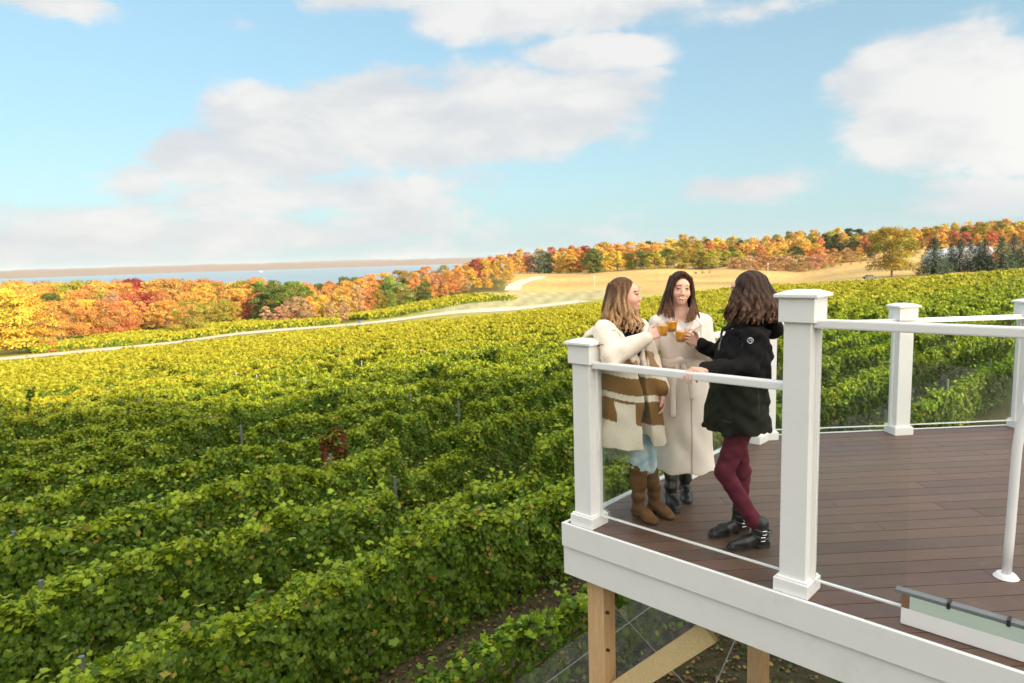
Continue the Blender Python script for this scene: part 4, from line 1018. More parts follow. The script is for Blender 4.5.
m = bpy.data.materials.new('mug_glass'); m.use_nodes = True; nt_ = m.node_tree; nt_.nodes.clear(); _o = nt_.nodes.new('ShaderNodeOutputMaterial'); _t = N(nt_, 'ShaderNodeBsdfTransparent'); _t.inputs[0].default_value = (.96, .98, .98, 1); _g = N(nt_, 'ShaderNodeBsdfGlossy', Roughness=.05); _f = N(nt_, 'ShaderNodeFresnel', IOR=1.6); _m = nt_.nodes.new('ShaderNodeMixShader'); _m.inputs[0].default_value = .1; nt_.links.new(_t.outputs[0], _m.inputs[1]); nt_.links.new(_g.outputs[0], _m.inputs[2]); nt_.links.new(_m.outputs[0], _o.inputs[0]); M['mug_glass'] = m
m, nt_, b_ = mat('juice'); b_.inputs['Base Color'].default_value = (1.0, .4, .02, 1); b_.inputs['Roughness'].default_value = .15; b_.inputs['Subsurface Weight'].default_value = .35; b_.inputs['Subsurface Radius'].default_value = (.05, .02, .005); M['juice'] = m
YG_ = 4.36
m1 = W(662.5, 329.5, 4.34); m2 = W(671.5, 325.5, 4.42); m3 = W(681, 335.5, 4.35)
mug(m1, (-1, -.2), 'left of the three clinking mugs, held by the woman in the cream and brown coat')
mug(m2, (.7, .6), 'rearmost of the three clinking mugs, held by the woman in long pale coat')
mug(m3, (.8, .3), 'right and lowest of the three clinking mugs, held by the woman in black jacket')

# ================= left woman
VB = .0045
def left_woman():
    fb = nrmz((.5, -.86, 0)); sr = np.cross(fb, Z)         # facing, her right side (towards picture left)
    H = Head(W(625.5, 295.5, 4.56), (.97, -.2, .05), (-.06, 0, 1)); nk = W(620, 321, 4.57)
    heel1 = WZ(634, 515); toe1 = WZ(657, 526); heel2 = WZ(650, 509); toe2 = WZ(673, 521); base = np.array([*(heel1 + toe2)[:2] / 2, 0])
    shR = W(605, 331, 4.46); elR = W(613, 356, 4.36); wrR = W(646, 338, 4.31); shL = W(640, 329, 4.65); elL = W(651, 362, 4.66); wrL = W(661, 392, 4.52)
    hip = W(631, 402, 4.56); chest = W(622, 345, 4.56); waist = W(626, 372, 4.56)
    hpR = hip + sr * .09 - Z * .03; hpL = hip - sr * .09 - Z * .03
    d1 = nrmz(toe1 - heel1); d2 = nrmz(toe2 - heel2); an1 = heel1 + d1 * .05 + Z * .1; an2 = heel2 + d2 * .05 + Z * .1; kn1 = W(638.5, 466, 4.55); kn2 = W(648, 467, 4.6)
    allp = np.array([H.c, heel1, toe1, heel2, toe2, shR, elR, wrR, shL, wrL, hip, m1]); lo = allp.min(0) - .3; hi = allp.max(0) + .3; lo[2] = -.01; hi[2] = H.c[2] + .2
    B_ = SDF(lo, hi, VB); H.build(B_, nk)
    B_.chain([shR, nk - Z * .03, shL], [.045, .055, .045], .03); B_.frustum([(nk - Z * .05, .13, .08), (chest, .145, .095), (waist, .12, .085), (hip, .15, .11)], .02, sr, fb)
    B_.cone(chest + fb * .05 + sr * .06, chest + fb * .055 + sr * .06, .05, .05, .03); B_.cone(chest + fb * .05 - sr * .06, chest + fb * .055 - sr * .06, .05, .05, .03)
    B_.chain([shR, elR, wrR], [.042, .036, .025], .02); B_.chain([shL, elL, wrL], [.042, .036, .025], .02)
    B_.chain([hpR, kn1, an1, an1 - Z * .03], [.062, .036, .024, .026], .008); B_.chain([hpL, kn2, an2, an2 - Z * .03], [.062, .036, .024, .026], .008)
    B_.cone(an1 - Z * .03, toe1 - d1 * .07 + Z * .032, .024, .014, .008); B_.cone(an2 - Z * .03, toe2 - d2 * .07 + Z * .032, .024, .014, .008)
    gd = nrmz(m1 - wrR + np.array([-.02, 0, -.012]))
    hand(B_, wrR + gd * .012, gd, nrmz((.2, 1, -.1)), (0, 0, 1), curl=(58, 72, 40), s=.98)
    hand(B_, wrL - Z * .0, nrmz((.08, -.15, -1)), nrmz((-.8, -.2, 0)), (.2, -1, 0), curl=(22, 30, 20), s=.96)
    P = part('person', B_, lambda V: H.colors(V, SK * np.array([1.05, .95, .95])), 'skin', None, base)
    tag(P, 'smiling woman in profile with wavy highlighted hair, cream and brown coat, raising a mug', 'person', 'women toasting on the deck')
    # turtleneck
    T = SDF(lo, hi, .006); T.frustum([(nk - Z * .04, .14, .095), (chest, .16, .115), (waist, .135, .1), (hip - Z * .02, .165, .125)], .02, sr, fb); T.chain([nk - Z * .05, H.p(0, -.03, -.085)], [.075, .062], .02)
    for x in (-1, 1): T.cone(chest + fb * .055 + sr * .065 * x, chest + fb * .06 + sr * .065 * x, .055, .055, .03)
    T.wrinkle(.003, 3); part('turtleneck', T, (.012, .012, .014), 'wool', P, base)
    # jeans
    J = SDF(lo, hi, .006); J.chain([hip + Z * .03, hip - Z * .02], [.13, .13], .03, sq=(sr, 1.2)); J.chain([hpR, kn1 + Z * .08, kn1 - Z * .005], [.087, .06, .064], .02); J.chain([hpL, kn2 + Z * .08, kn2 - Z * .005], [.087, .06, .064], .02)
    J.wrinkle(.0022, 5, (50, 110), (20, 60), 9)
    def jc(V):
        n_ = .5 + .5 * np.sin(V[:, 2] * 23 + V[:, 0] * 31) * np.sin(V[:, 0] * 50 - V[:, 2] * 12); c = np.array([.34, .5, .6])[None] * (1 - n_[:, None]) + np.array([.58, .7, .75]) * n_[:, None]; up = np.clip((V[:, 2] - hip[2] + .22) / .15, 0, 1)[:, None]; return c * (1 - up) + np.array([.05, .12, .2]) * up
    part('jeans', J, jc, 'cloth', P, base)
    for hl, to, an, kn, d, ph in ((heel1, toe1, an1, kn1, d1, 1), (heel2, toe2, an2, kn2, d2, 2)):
        b = SDF(np.minimum(hl, to) - np.array([.25, .25, .01]), np.maximum(hl, to) + np.array([.25, .25, .55]), .005); tp = kn + Z * .015
        boot_fn(b, hl, to, .1, [an + Z * .06, an * .45 + tp * .55, tp], [.046, .056, .064], .042, .03); b.wrinkle(.0025, ph, (50, 110), (8, 20), 7)
        b.cone(tp + Z * .07 + fb * .06, tp + Z * .02 + fb * .05, .05, .045, .004, 'sub')
        def bc(V): 
            c = np.tile(np.array([.14, .066, .026]), (len(V), 1)); n_ = np.sin(V[:, 2] * 30 + V[:, 0] * 20) * np.sin(V[:, 1] * 40); c *= (1 + .2 * n_)[:, None]; c[V[:, 2] < .02] = (.05, .03, .02); return c
        part('boot', b, bc, 'suede', P, base)
    # coat
    K = SDF(lo, hi, .006); up_ = [(W(620, 327, 4.57), .15, .1), (W(621, 345, 4.57), .19, .15), (W(626, 372, 4.56), .19, .165), (W(630, 400, 4.56), .215, .185), (W(632, 425, 4.56), .235, .2), (W(633, 442, 4.56), .245, .205)]
    K.frustum(up_, .02, sr, fb); K.chain([shR - Z * .015, nk - Z * .035, shL - Z * .015], [.06, .055, .058], .03)
    def gapf(P_):
        p = P_ - waist; a = p @ sr; f_ = p @ fb; z = P_[..., 2]; w_ = np.interp(z, (waist[2] - .45, waist[2] - .1, waist[2] + .1, chest[2], nk[2]), (.045, .02, .022, .06, .09)); return np.maximum.reduce([abs(a + .01) - w_, .02 - f_])
    K.fn(gapf, .012, 'sub')
    K.frustum([(W(632, 432, 4.56), .2, .165), (W(633, 452, 4.56), .222, .182)], .01, sr, fb, op='sub')
    K.chain([shR, elR, wrR - nrmz(wrR - elR) * .012], [.076, .078, .05], .02); K.chain([shL, elL, wrL + Z * .03], [.072, .068, .06], .02)
    K.wrinkle(.006, 11, (6, 30), (12, 34), 8)
    # shawl collar
    K.ell(W(597, 328, 4.56), (.115, .1, .024), np.stack([nrmz((1, .2, .62)), nrmz((-.2, 1, 0)), nrmz((-.62, .1, 1))], 1), .015)
    K.chain([W(606, 322, 4.66), W(601, 325, 4.56), W(610, 328, 4.44), W(619, 338, 4.38), W(630, 353, 4.35), W(638, 370, 4.35)], [.03, .036, .036, .034, .026, .014], .008, sq=((0, 1, 0), .7))
    K.chain([W(634, 321, 4.66), W(644, 328, 4.57), W(649, 342, 4.5), W(650, 362, 4.46), W(650, 376, 4.44)], [.026, .03, .026, .018, .006], .008, sq=((0, 1, 0), .6))
    wv = lambda py, dl=0: W(625, py, 4.42)[2]
    def kc(V):
        z = V[:, 2]; a = (V - waist) @ sr; f_ = (V - waist) @ fb; cream = np.array([.86, .76, .64]); brown = np.array([.27, .145, .05]); c = np.tile(cream, (len(V), 1))
        el_ = nrmz(wrR - elR); arm = (np.linalg.norm(np.cross(V - elR, el_), axis=1) < .1) & ((V - elR) @ el_ > -.1) & ((V - elR) @ el_ < .6) & (z > wv(368)); arm |= (V - shR) @ Z > -.02; e2_ = nrmz(wrL - elL); arm |= (np.linalg.norm(np.cross(V - elL, e2_), axis=1) < .085) & ((V - elL) @ e2_ > -.1) & ((V - elL) @ sr < .02)
        zz = z - .22 * a + .012 * np.sin(a * 14)
        s0 = wv(376) ; c[(zz < wv(379)) & (zz > wv(396))] = brown; c[(zz < wv(402)) & (zz > wv(425))] = brown
        mid = (zz < wv(352)) & (zz > wv(371)); c[mid] = np.array([.42, .27, .15])
        pk = (a > .07) & (a < .175) & (zz < wv(405) + 1.2 * (a - .12) ** 2) & (zz > wv(430)); c[pk] = cream * .95
        c[arm] = cream * 1.05
        c[seg_mask(V, [W(607, 328, 4.42), W(601, 340, 4.4), W(606, 352, 4.34)], .006)] = (.45, .34, .24); c[seg_mask(V, [W(604, 332, 4.42), W(616, 330, 4.38), W(625, 342, 4.33), W(635, 354, 4.31)], .005)] = (.5, .38, .27)
        edge = (abs(a + .01) < .055) & (f_ > .05) & (z > wv(372)); c[edge] = cream * 1.08
        return c
    part('coat', K, kc, 'wool', P, base)
    # hair: swept back from the face, waves to the shoulder
    Hs_ = SDF(H.c - np.array([.24, .22, .34]), H.c + np.array([.2, .22, .2]), .0045)
    Hs_.ell(H.p(0, -.026, .036), (.085, .098, .094), H.R, .01); Hs_.ell(H.p(0, .1, -.022), (.11, .098, .112), H.R, .012, 'sub')
    roots = []
    r = np.random.default_rng(5)
    for _ in range(150):
        a = r.uniform(-1.9, 1.9); roots.append((math.sin(a) * .066, -.03 - math.cos(a) * .075, r.uniform(-.02, .09)))
    def fall(q, r):
        x, y, z = q; s_ = 1 if x > 0 else -1; o = nrmz((x, y + .03, 0)) if abs(x) + abs(y + .03) > .01 else np.array([0, -1, 0])
        y2 = y + (.035 if y > -.05 else 0); end = (x * 1.25 + o[0] * .03, y2 + o[1] * .03 + r.uniform(-.02, .04) + (.03 if s_ > 0 else 0), -.17 - r.uniform(0, .08)); return [H.p(x, y, z), H.p(x * 1.18 + o[0] * .02, y + o[1] * .022, -.04), H.p(x * 1.3 + o[0] * .03, y2 + o[1] * .035, -.12), H.p(*end)]
    hair_locks(Hs_, H, roots, fall, .0115, .005, .02, 5, 16, 3, 1)
    for k_ in range(7):      # front waves by the cheek and over the chest
        x = .07 - .004 * k_; hair_locks(Hs_, H, [(x, .02, .07)], lambda q, r: [H.p(.045, .035 - .005 * k_, .098), H.p(.078, .002 - .005 * k_, .03), H.p(.086, -.016 - .006 * k_, -.05), H.p(.084, .0 - .01 * k_, -.13), H.p(.075, .05 - .018 * k_, -.2 - .006 * k_)], .013, .007, .014, 7, 14, 20 + k_, 1)
    for k_ in range(5): hair_locks(Hs_, H, [(0, 0, 0)], lambda q, r: [H.p(-.05, .04, .08), H.p(-.08, .02, -.02), H.p(-.07, .05, -.12), H.p(-.03 - .01 * k_, .085, -.19), H.p(-.02 - .01 * k_, .1, -.24 - .01 * k_)], .012, .006, .014, 7, 14, 30 + k_, 1)
    def hc(V):
        L_ = H.loc(V); t = np.clip((.03 - L_[:, 2]) / .2, 0, 1); n_ = .5 + .5 * np.sin(V[:, 0] * 160 + 3 * np.sin(V[:, 2] * 22) + V[:, 1] * 90); t = np.clip(t * .8 + (n_ - .45) * .6 * np.clip((.1 - L_[:, 2]) / .08, 0, 1), 0, 1)[:, None]; return np.array([.1, .05, .026]) * (1 - t) + np.array([.55, .34, .17]) * t
    part('hair', Hs_, hc, 'hair', P, base)
left_woman()

# ================= centre woman
def centre_woman():
    fb = nrmz((-.08, -1, 0)); sr = np.cross(fb, Z)       # her right is picture left
    H = Head(W(680.5, 288.5, 4.8), (-.04, -1, -.03), (.06, 0, 1), 1.0); nk = W(681, 311, 4.83)
    toeA = WZ(678, 514.5); heelA = WZ(669, 503.5); toeB = WZ(688, 505); heelB = WZ(684, 495); base = np.array([*(heelA + toeB)[:2] / 2, 0])
    shR = W(657, 322, 4.83); elR = W(650, 352, 4.86); wrR = W(655, 382, 4.78); shL = W(704, 321, 4.86); elL = W(707, 352, 4.78); wrL = W(690, 343, 4.56)
    hip = W(684, 392, 4.83); chest = W(681, 336, 4.83); waist = W(683, 361, 4.83)
    allp = np.array([H.c, heelA, toeA, heelB, toeB, shR, elR, shL, elL, wrL, hip, m2]); lo = allp.min(0) - .3; hi = allp.max(0) + .3; lo[2] = -.01; hi[2] = H.c[2] + .2
    dA = nrmz(toeA - heelA); dB = nrmz(toeB - heelB); anA = heelA + dA * .05 + Z * .1; anB = heelB + dB * .05 + Z * .1; knA = W(671, 445, 4.82); knB = W(685, 445, 4.9)
    B_ = SDF(lo, hi, VB); H.build(B_, nk)
    B_.chain([shR - Z * .025 - sr * .015, nk - Z * .03, shL - Z * .025 + sr * .015], [.035, .05, .035], .03); B_.frustum([(nk - Z * .06, .12, .075), (chest, .14, .095), (waist, .115, .085), (hip, .15, .11)], .02, sr, fb)
    B_.chain([shR - Z * .025, elR, wrR], [.036, .035, .024], .02); B_.chain([shL - Z * .025, elL, wrL], [.036, .035, .024], .02)
    B_.chain([hip + sr * .085, knA, anA, anA - Z * .03], [.062, .036, .024, .026], .008); B_.chain([hip - sr * .085, knB, anB, anB - Z * .03], [.062, .036, .024, .026], .008)
    B_.cone(anA - Z * .03, toeA - dA * .07 + Z * .032, .024, .014, .008); B_.cone(anB - Z * .03, toeB - dB * .07 + Z * .032, .024, .014, .008)
    gd = nrmz(m2 + np.array([.035, .0, -.035]) - wrL); hand(B_, wrL + gd * .01, gd, nrmz((-.2, -.6, .6)), (0, -.2, 1), curl=(45, 55, 30), s=.97)
    hand(B_, wrR, nrmz((.1, -.1, -1)), nrmz((1, .2, 0)), (0, -1, 0), curl=(20, 25, 20), s=.96)
    P = part('person', B_, lambda V: H.colors(V, SK * np.array([1.1, 1.05, 1.05])), 'skin', None, base)
    tag(P, 'smiling woman facing the viewer with straight dark hair and long pale belted coat', 'person', 'women toasting on the deck')
    T = SDF(lo, hi, .007); T.frustum([(nk - Z * .07, .13, .09), (chest, .15, .11), (waist, .13, .1)], .02, sr, fb); part('blouse', T, (.75, .72, .68), 'cloth', P, base)
    for hl, to, an, kn, d, ph in ((heelA, toeA, anA, knA, dA, 1), (heelB, toeB, anB, knB, dB, 2)):
        b = SDF(np.minimum(hl, to) - np.array([.25, .25, .01]), np.maximum(hl, to) + np.array([.25, .25, .6]), .005)
        boot_fn(b, hl, to, .1, [an + Z * .05, an * .5 + kn * .5, kn], [.043, .052, .055], .038, .03); b.wrinkle(.0035, ph + 5, (60, 130), (8, 20), 5)
        part('boot', b, lambda V: np.where((V[:, 2] < .02)[:, None], (.02, .018, .016), (.012, .012, .013)), 'leather', P, base)
    K = SDF(lo, hi, .006); K.frustum([(W(681, 319, 4.84), .15, .1), (W(681, 336, 4.84), .185, .15), (W(683, 361, 4.83), .15, .13), (W(684, 392, 4.83), .185, .16), (W(684, 432, 4.83), .205, .18), (W(684, 463, 4.83), .218, .19), (W(684, 467, 4.83), .219, .19)], .02, sr, fb)
    K.chain([shR - Z * .012, nk - Z * .03 - fb * .01, shL - Z * .012], [.06, .064, .06], .03)
    def vneck(P_):
        p = P_ - nk; a = p @ sr; f_ = p @ fb; z = P_[..., 2]; w_ = np.interp(z, (chest[2] + .01, nk[2] + .02), (.0, .055)); return np.maximum.reduce([abs(a) - w_, .0 - f_, chest[2] + .01 - z])
    K.fn(vneck, .01, 'sub')
    K.frustum([(hip - Z * .2, .15, .14), (W(684, 472, 4.83), .205, .175)], .01, sr, fb, op='sub')
    K.chain([shR - Z * .012, elR, wrR + Z * .03], [.062, .06, .054], .02); K.chain([shL - Z * .012, elL, wrL + nrmz(elL - wrL) * .03], [.06, .066, .056], .02)
    K.wrinkle(.0055, 21, (4, 18), (14, 40), 8)
    K.chain([W(672, 312, 4.9), W(668, 318, 4.78), W(673, 328, 4.7), W(679, 338, 4.67)], [.022, .03, .034, .012], .006, sq=((0, 1, 0), .5)); K.chain([W(690, 311, 4.9), W(694, 318, 4.78), W(697, 326, 4.72), W(684, 340, 4.67)], [.022, .03, .036, .012], .006, sq=((0, 1, 0), .5))
    def cc_(V):
        c = np.tile(np.array([.86, .77, .7]), (len(V), 1)); ln = (abs((V - waist) @ sr + .03) < .006) & (V[:, 2] < waist[2]) & ((V - waist) @ fb > 0); c[ln] = (.5, .4, .32)
        for pl in ([W(672, 316, 4.72), W(663, 327, 4.7), W(668, 331, 4.69), W(679, 345, 4.67)], [W(692, 315, 4.74), W(701, 326, 4.72), W(694, 330, 4.69), W(681, 345, 4.67)], [W(681, 345, 4.67), W(681, 360, 4.67)], [W(698, 380, 4.68), W(706, 384, 4.7)], [W(664, 322, 4.72), W(662, 350, 4.74)], [W(702, 322, 4.75), W(699, 350, 4.72)]): c[seg_mask(V, pl, .0065)] = (.55, .45, .37)
        return c
    part('coat', K, cc_, 'cloth', P, base)
    Bl = SDF(lo, hi, .005); Bl.frustum([(waist + Z * .028, .157, .137), (waist - Z * .028, .162, .142)], .004, sr, fb); Bl.ell(W(680, 361, 4.665), (.035, .025, .03), None, .01); Bl.chain([W(678, 364, 4.655), W(673, 388, 4.64), W(673, 415, 4.62)], [.016, .018, .022], .005, sq=((0, 1, 0), .45)); Bl.chain([W(682, 364, 4.655), W(690, 380, 4.64), W(692, 398, 4.63)], [.016, .018, .02], .005, sq=((0, 1, 0), .45))
    part('belt', Bl, (.8, .7, .62), 'cloth', P, base)
    Hs_ = SDF(H.c - np.array([.24, .2, .34]), H.c + np.array([.24, .2, .2]), .0045)
    Hs_.ell(H.p(0, -.022, .036), (.082, .096, .091), H.R, .01); Hs_.ell(H.p(0, .1, -.034), (.063, .075, .108), H.R, .012, 'sub')
    r = np.random.default_rng(9); roots = [(math.sin(a) * .064, -.03 - math.cos(a) * .07, r.uniform(-.02, .08)) for a in r.uniform(-1.9, 1.9, 90)]
    def fall(q, r):
        x, y, z = q; s_ = np.sign(x) or 1; return [H.p(x, y, z), H.p(x + s_ * .016, y - .012, -.03), H.p(x * 1.25 + s_ * .025, y + .0, -.12), H.p(x * 1.45 + s_ * .04, y + .02 + r.uniform(-.02, .02), -.19 - r.uniform(0, .04))]
    hair_locks(Hs_, H, roots, fall, .0095, .005, .003, 4, 9, 4)
    for s_ in (-1, 1):
        for k_ in range(7):
            t = k_ / 6; hair_locks(Hs_, H, [(0, 0, 0)], lambda q, r: [H.p(s_ * .008, .06, .112), H.p(s_ * (.058), .055 - .02 * t, .075), H.p(s_ * (.076 + .008 * t), .05 - .03 * t, .0), H.p(s_ * (.082 + .012 * t), .045 - .03 * t, -.08), H.p(s_ * (.062 + .05 * t) - (.02 if s_ < 0 else 0) * 0, .085 - .04 * t, -.15), H.p(s_ * ((.03 if s_ < 0 else .05) + .085 * t), .105 - .05 * t, -.235 + (.05 * t if s_ > 0 else .02 * t))], .013, .0055, .003, 4, 14, 40 + k_ + s_)
    def hc(V):
        L_ = H.loc(V); t = np.clip((-.04 - L_[:, 2]) / .16, 0, 1)[:, None]; n_ = (.7 + .5 * (.5 + .5 * np.sin(V[:, 0] * 210 + V[:, 1] * 120 + 2 * np.sin(V[:, 2] * 9))))[:, None]; return (np.array([.045, .022, .014]) * (1 - t) + np.array([.17, .085, .045]) * t) * n_
    part('hair', Hs_, hc, 'hair', P, base)
centre_woman()

# ================= right woman
def right_woman():
    fb = nrmz((-.93, -.36, 0)); sr = np.cross(fb, Z)     # her right side is away from the viewer
    H = Head(W(747, 291.5, 4.17), (-.86, .5, .0), (0, 0, 1), 1.03); nk = W(748, 320, 4.19)
    toeN = WZ(727, 550); heelN = WZ(768, 546); toeF = WZ(709, 537.5); heelF = WZ(747, 531); base = np.array([*(heelN + toeF)[:2] / 2, 0])
    shL = W(754, 338, 4.03); elL = W(748, 366, 3.99); wrL = W(706, 370.5, 3.93); shR = W(734, 334, 4.34); elR = W(724, 354, 4.4); wrR = W(700, 344, 4.37)
    hip = W(738, 408, 4.15); chest = W(742, 350, 4.18); waist = W(740, 378, 4.17)
    allp = np.array([H.c, heelN, toeN, heelF, toeF, shR, elR, shL, elL, wrL, wrR, hip, m3]); lo = allp.min(0) - .3; hi = allp.max(0) + .3; lo[2] = -.01; hi[2] = H.c[2] + .2
    dN = nrmz(toeN - heelN); dF = nrmz(toeF - heelF); anN = heelN + dN * .055 + Z * .1; anF = heelF + dF * .055 + Z * .1; knN = W(724, 472, 4.06); knF = W(742, 472, 4.24)
    hpN = hip - sr * .08 - Z * .02; hpF = hip + sr * .08 - Z * .02
    B_ = SDF(lo, hi, VB); H.build(B_, nk)
    B_.chain([shR, nk - Z * .03, shL], [.045, .055, .045], .03); B_.frustum([(nk - Z * .05, .14, .085), (chest, .15, .1), (waist, .13, .095), (hip, .16, .12)], .02, sr, fb)
    B_.chain([shR, elR, wrR], [.042, .037, .026], .02); B_.chain([shL, elL, wrL], [.042, .037, .026], .02)
    B_.chain([hpN, knN, anN, anN - Z * .03], [.06, .038, .026, .028], .008); B_.chain([hpF, knF, anF, anF - Z * .03], [.06, .038, .026, .028], .008)
    B_.cone(anN - Z * .03, toeN - dN * .07 + Z * .032, .024, .014, .008); B_.cone(anF - Z * .03, toeF - dF * .07 + Z * .032, .024, .014, .008)
    # near hand draped over the rail
    rl = A - .69 * u + .076 * v; kn_ = np.array([rl[0], rl[1], 1.157]) + np.array([0, 0, .02]); gd = nrmz(kn_ - wrL + np.array([-.02, -.05, 0]))
    hand(B_, wrL, gd, nrmz((0, .15, -1)), nrmz((-.3, 1, -.2)), curls=[(38, 32, 18), (46, 34, 18), (52, 34, 20), (60, 36, 22)], s=1.03, spl=.2)
    gd = nrmz(m3 + np.array([.03, .0, -.01]) - wrR); hand(B_, wrR + gd * .01, gd, nrmz((-.2, -.9, .2)), (0, 0, 1), curl=(38, 48, 28), s=1.0)
    P = part('person', B_, lambda V: H.colors(V, SK * np.array([1.0, .95, .95])), 'skin', None, base)
    tag(P, 'woman turned away with wavy brown hair, black hooded jacket and maroon trousers', 'person', 'women toasting on the deck')
    J = SDF(lo, hi, .006); J.cone(hip + Z * .03, hip - Z * .04, .13, .13, .03, sq=(sr, 1.15)); J.chain([hpN, knN, anN * .8 + knN * .2, anN + Z * .03], [.086, .057, .047, .046], .02); J.chain([hpF, knF, anF * .8 + knF * .2, anF + Z * .03], [.084, .055, .046, .044], .02)
    J.wrinkle(.0018, 8, (60, 130), (20, 60), 9); part('trousers', J, lambda V: np.array([.12, .016, .034]) * (1 + .25 * np.sin(V[:, 2] * 60 + V[:, 0] * 30) * np.sin(V[:, 0] * 40))[:, None], 'cloth', P, base)
    for hl, to, an, d, ph in ((heelN, toeN, anN, dN, 1), (heelF, toeF, anF, dF, 2)):
        b = SDF(np.minimum(hl, to) - np.array([.12, .12, .01]), np.maximum(hl, to) + np.array([.12, .12, .22]), .0042)
        boot_fn(b, hl, to, .1, [an, an + Z * .055], [.046, .052], .042, .02)
        bt = part('boot', b, lambda V: np.where((V[:, 2] < .018)[:, None], (.05, .047, .045), (.016, .015, .017)), 'leather', P, base)
        s_ = np.array([-d[1], d[0], 0]); s_ = s_ if s_[1] < 0 else -s_
        for zz, off in ((.075, .0), (.115, -.01)):
            bm = bmesh.new(); c = hl + d * (.055 + off) + Z * zz; ring = []
            tube(bm, [c + .055 * (math.cos(t) * d + math.sin(t) * s_) + Z * .012 * math.cos(t) - c * 0 - base for t in np.linspace(-.4, 3.5, 22)], .0075, 6); o = bm_obj('strap', bm, 'strap', bt)
            bm = bmesh.new(); q = c + .06 * s_ + d * .012 - base; fr = [q + d * a + Z * e for a, e in ((-.014, -.012), (.014, -.012), (.014, .012), (-.014, .012), (-.014, -.012))]; tube(bm, fr, .003, 6); bm_obj('buckle', bm, 'chrome', o)
    K = SDF(lo, hi, .006); K.frustum([(W(745, 331, 4.19), .16, .11), (W(743, 350, 4.19), .19, .165), (W(740, 378, 4.17), .185, .165), (W(737, 405, 4.16), .2, .185), (W(735.5, 428, 4.15), .21, .195)], .02, sr, fb)
    K.chain([shR, nk - Z * .04, shL], [.07, .07, .078], .04); K.frustum([(W(736, 420, 4.15), .17, .155), (W(735.5, 438, 4.15), .19, .172)], .01, sr, fb, op='sub')
    K.chain([shL, elL, wrL - nrmz(wrL - elL) * .01], [.074, .066, .046], .02); K.chain([shR, elR, wrR - nrmz(wrR - elR) * .01], [.068, .06, .046], .02)
    K.wrinkle(.007, 31, (12, 40), (14, 40), 8); K.wrinkle(.005, 37, (30, 80), (30, 80), 9)
    # hood and stand collar
    K.ell(W(771, 328, 4.24), (.055, .1, .075), np.stack([nrmz((.9, .3, .2)), nrmz((-.3, .9, 0)), nrmz((-.2, 0, 1))], 1), .02); K.ell(W(763, 318, 4.26), (.07, .09, .045), None, .02); K.ell(W(766, 315, 4.24), (.04, .05, .03), None, .01, 'sub')
    K.chain([W(729, 330, 4.24), W(736, 325, 4.3), W(752, 322, 4.3), W(762, 322, 4.2), W(752, 328, 4.08), W(737, 332, 4.1), W(728, 334, 4.18)], [.026] * 7, .012)
    def jkc(V):
        c = np.tile(np.array([.011, .0105, .011]), (len(V), 1)); lo_ = V[:, 2] < W(740, 385, 4)[2]; c[lo_] = (.015, .016, .012)
        for pl in ([W(741, 330, 4.05), W(743, 352, 4.0), W(739, 366, 3.95)], [W(763, 330, 4.1), W(768, 352, 4.1), W(766, 380, 4.08)], [W(724, 336, 4.08), W(712, 368, 4.0)], [W(712, 384, 4.0), W(706, 424, 4.0)], [W(757, 384, 4.0), W(759, 428, 4.0)], [W(704, 420, 4.0), W(764, 424, 4.0)]): c[seg_mask(V, pl, .006)] = (.045, .045, .045)
        return c
    part('jacket', K, jkc, 'shell', P, base)
    # white collar tag, pocket zip, round sleeve badge
    bm = bmesh.new(); tube(bm, [W(721.5, 338, 4.03) - base, W(719.5, 344, 4.02) - base, W(718.5, 350, 4.02) - base], .005, 6); bm_obj('pocket_zip', bm, 'steel', P)
    bm = bmesh.new(); tube(bm, [W(724.5, 332, 4.09) - base, W(723, 335.5, 4.07) - base], .007, 6); bm_obj('collar_tab', bm, 'white_paint', P)
    bd = W(750.3, 340.6, 3.945); n_ = nrmz(np.array([0, 0, CH]) - bd); e1 = nrmz(np.cross(Z, n_)); e2 = np.cross(n_, e1)
    bm = bmesh.new(); tube(bm, [bd + (e1 * math.cos(t) + e2 * math.sin(t)) * .016 - base for t in np.linspace(0, 2 * math.pi, 20)], .0032, 6); bdg = bm_obj('sleeve_badge', bm, 'chrome', P)
    bm = bmesh.new(); tube(bm, [bd + e1 * a + e2 * b - base for a, b in ((-.009, -.006), (-.003, .006), (0, .001), (.003, .006), (.009, -.006))], .0024, 5); bm_obj('badge_mark', bm, 'chrome', bdg)
    # ring on the finger
    Hs_ = SDF(H.c - np.array([.24, .22, .3]), H.c + np.array([.26, .22, .22]), .0045)
    Hs_.ell(H.p(0, -.026, .034), (.09, .104, .098), H.R, .01); Hs_.ell(H.p(0, .112, -.03), (.075, .07, .1), H.R, .012, 'sub')
    r = np.random.default_rng(15); roots = [(math.sin(a) * .068, -.03 - math.cos(a) * .078, r.uniform(-.03, .1)) for a in r.uniform(-2.5, 2.5, 210)]
    def fall(q, r):
        x, y, z = q; o = nrmz((x, y + .03, 0)) if abs(x) + abs(y + .03) > .01 else np.array([0, -1, 0]); sp_ = r.uniform(.7, 1.2)
        return [H.p(x, y, z), H.p(x + o[0] * .035 * sp_, y + o[1] * .035 * sp_, -.02), H.p(x + o[0] * .06 * sp_, y + o[1] * .06 * sp_, -.1), H.p(x + o[0] * .058 * sp_, y + o[1] * .06 * sp_, -.15 - r.uniform(0, .04))]
    hair_locks(Hs_, H, roots, fall, .0105, .0055, .014, 6, 12, 6, 1)
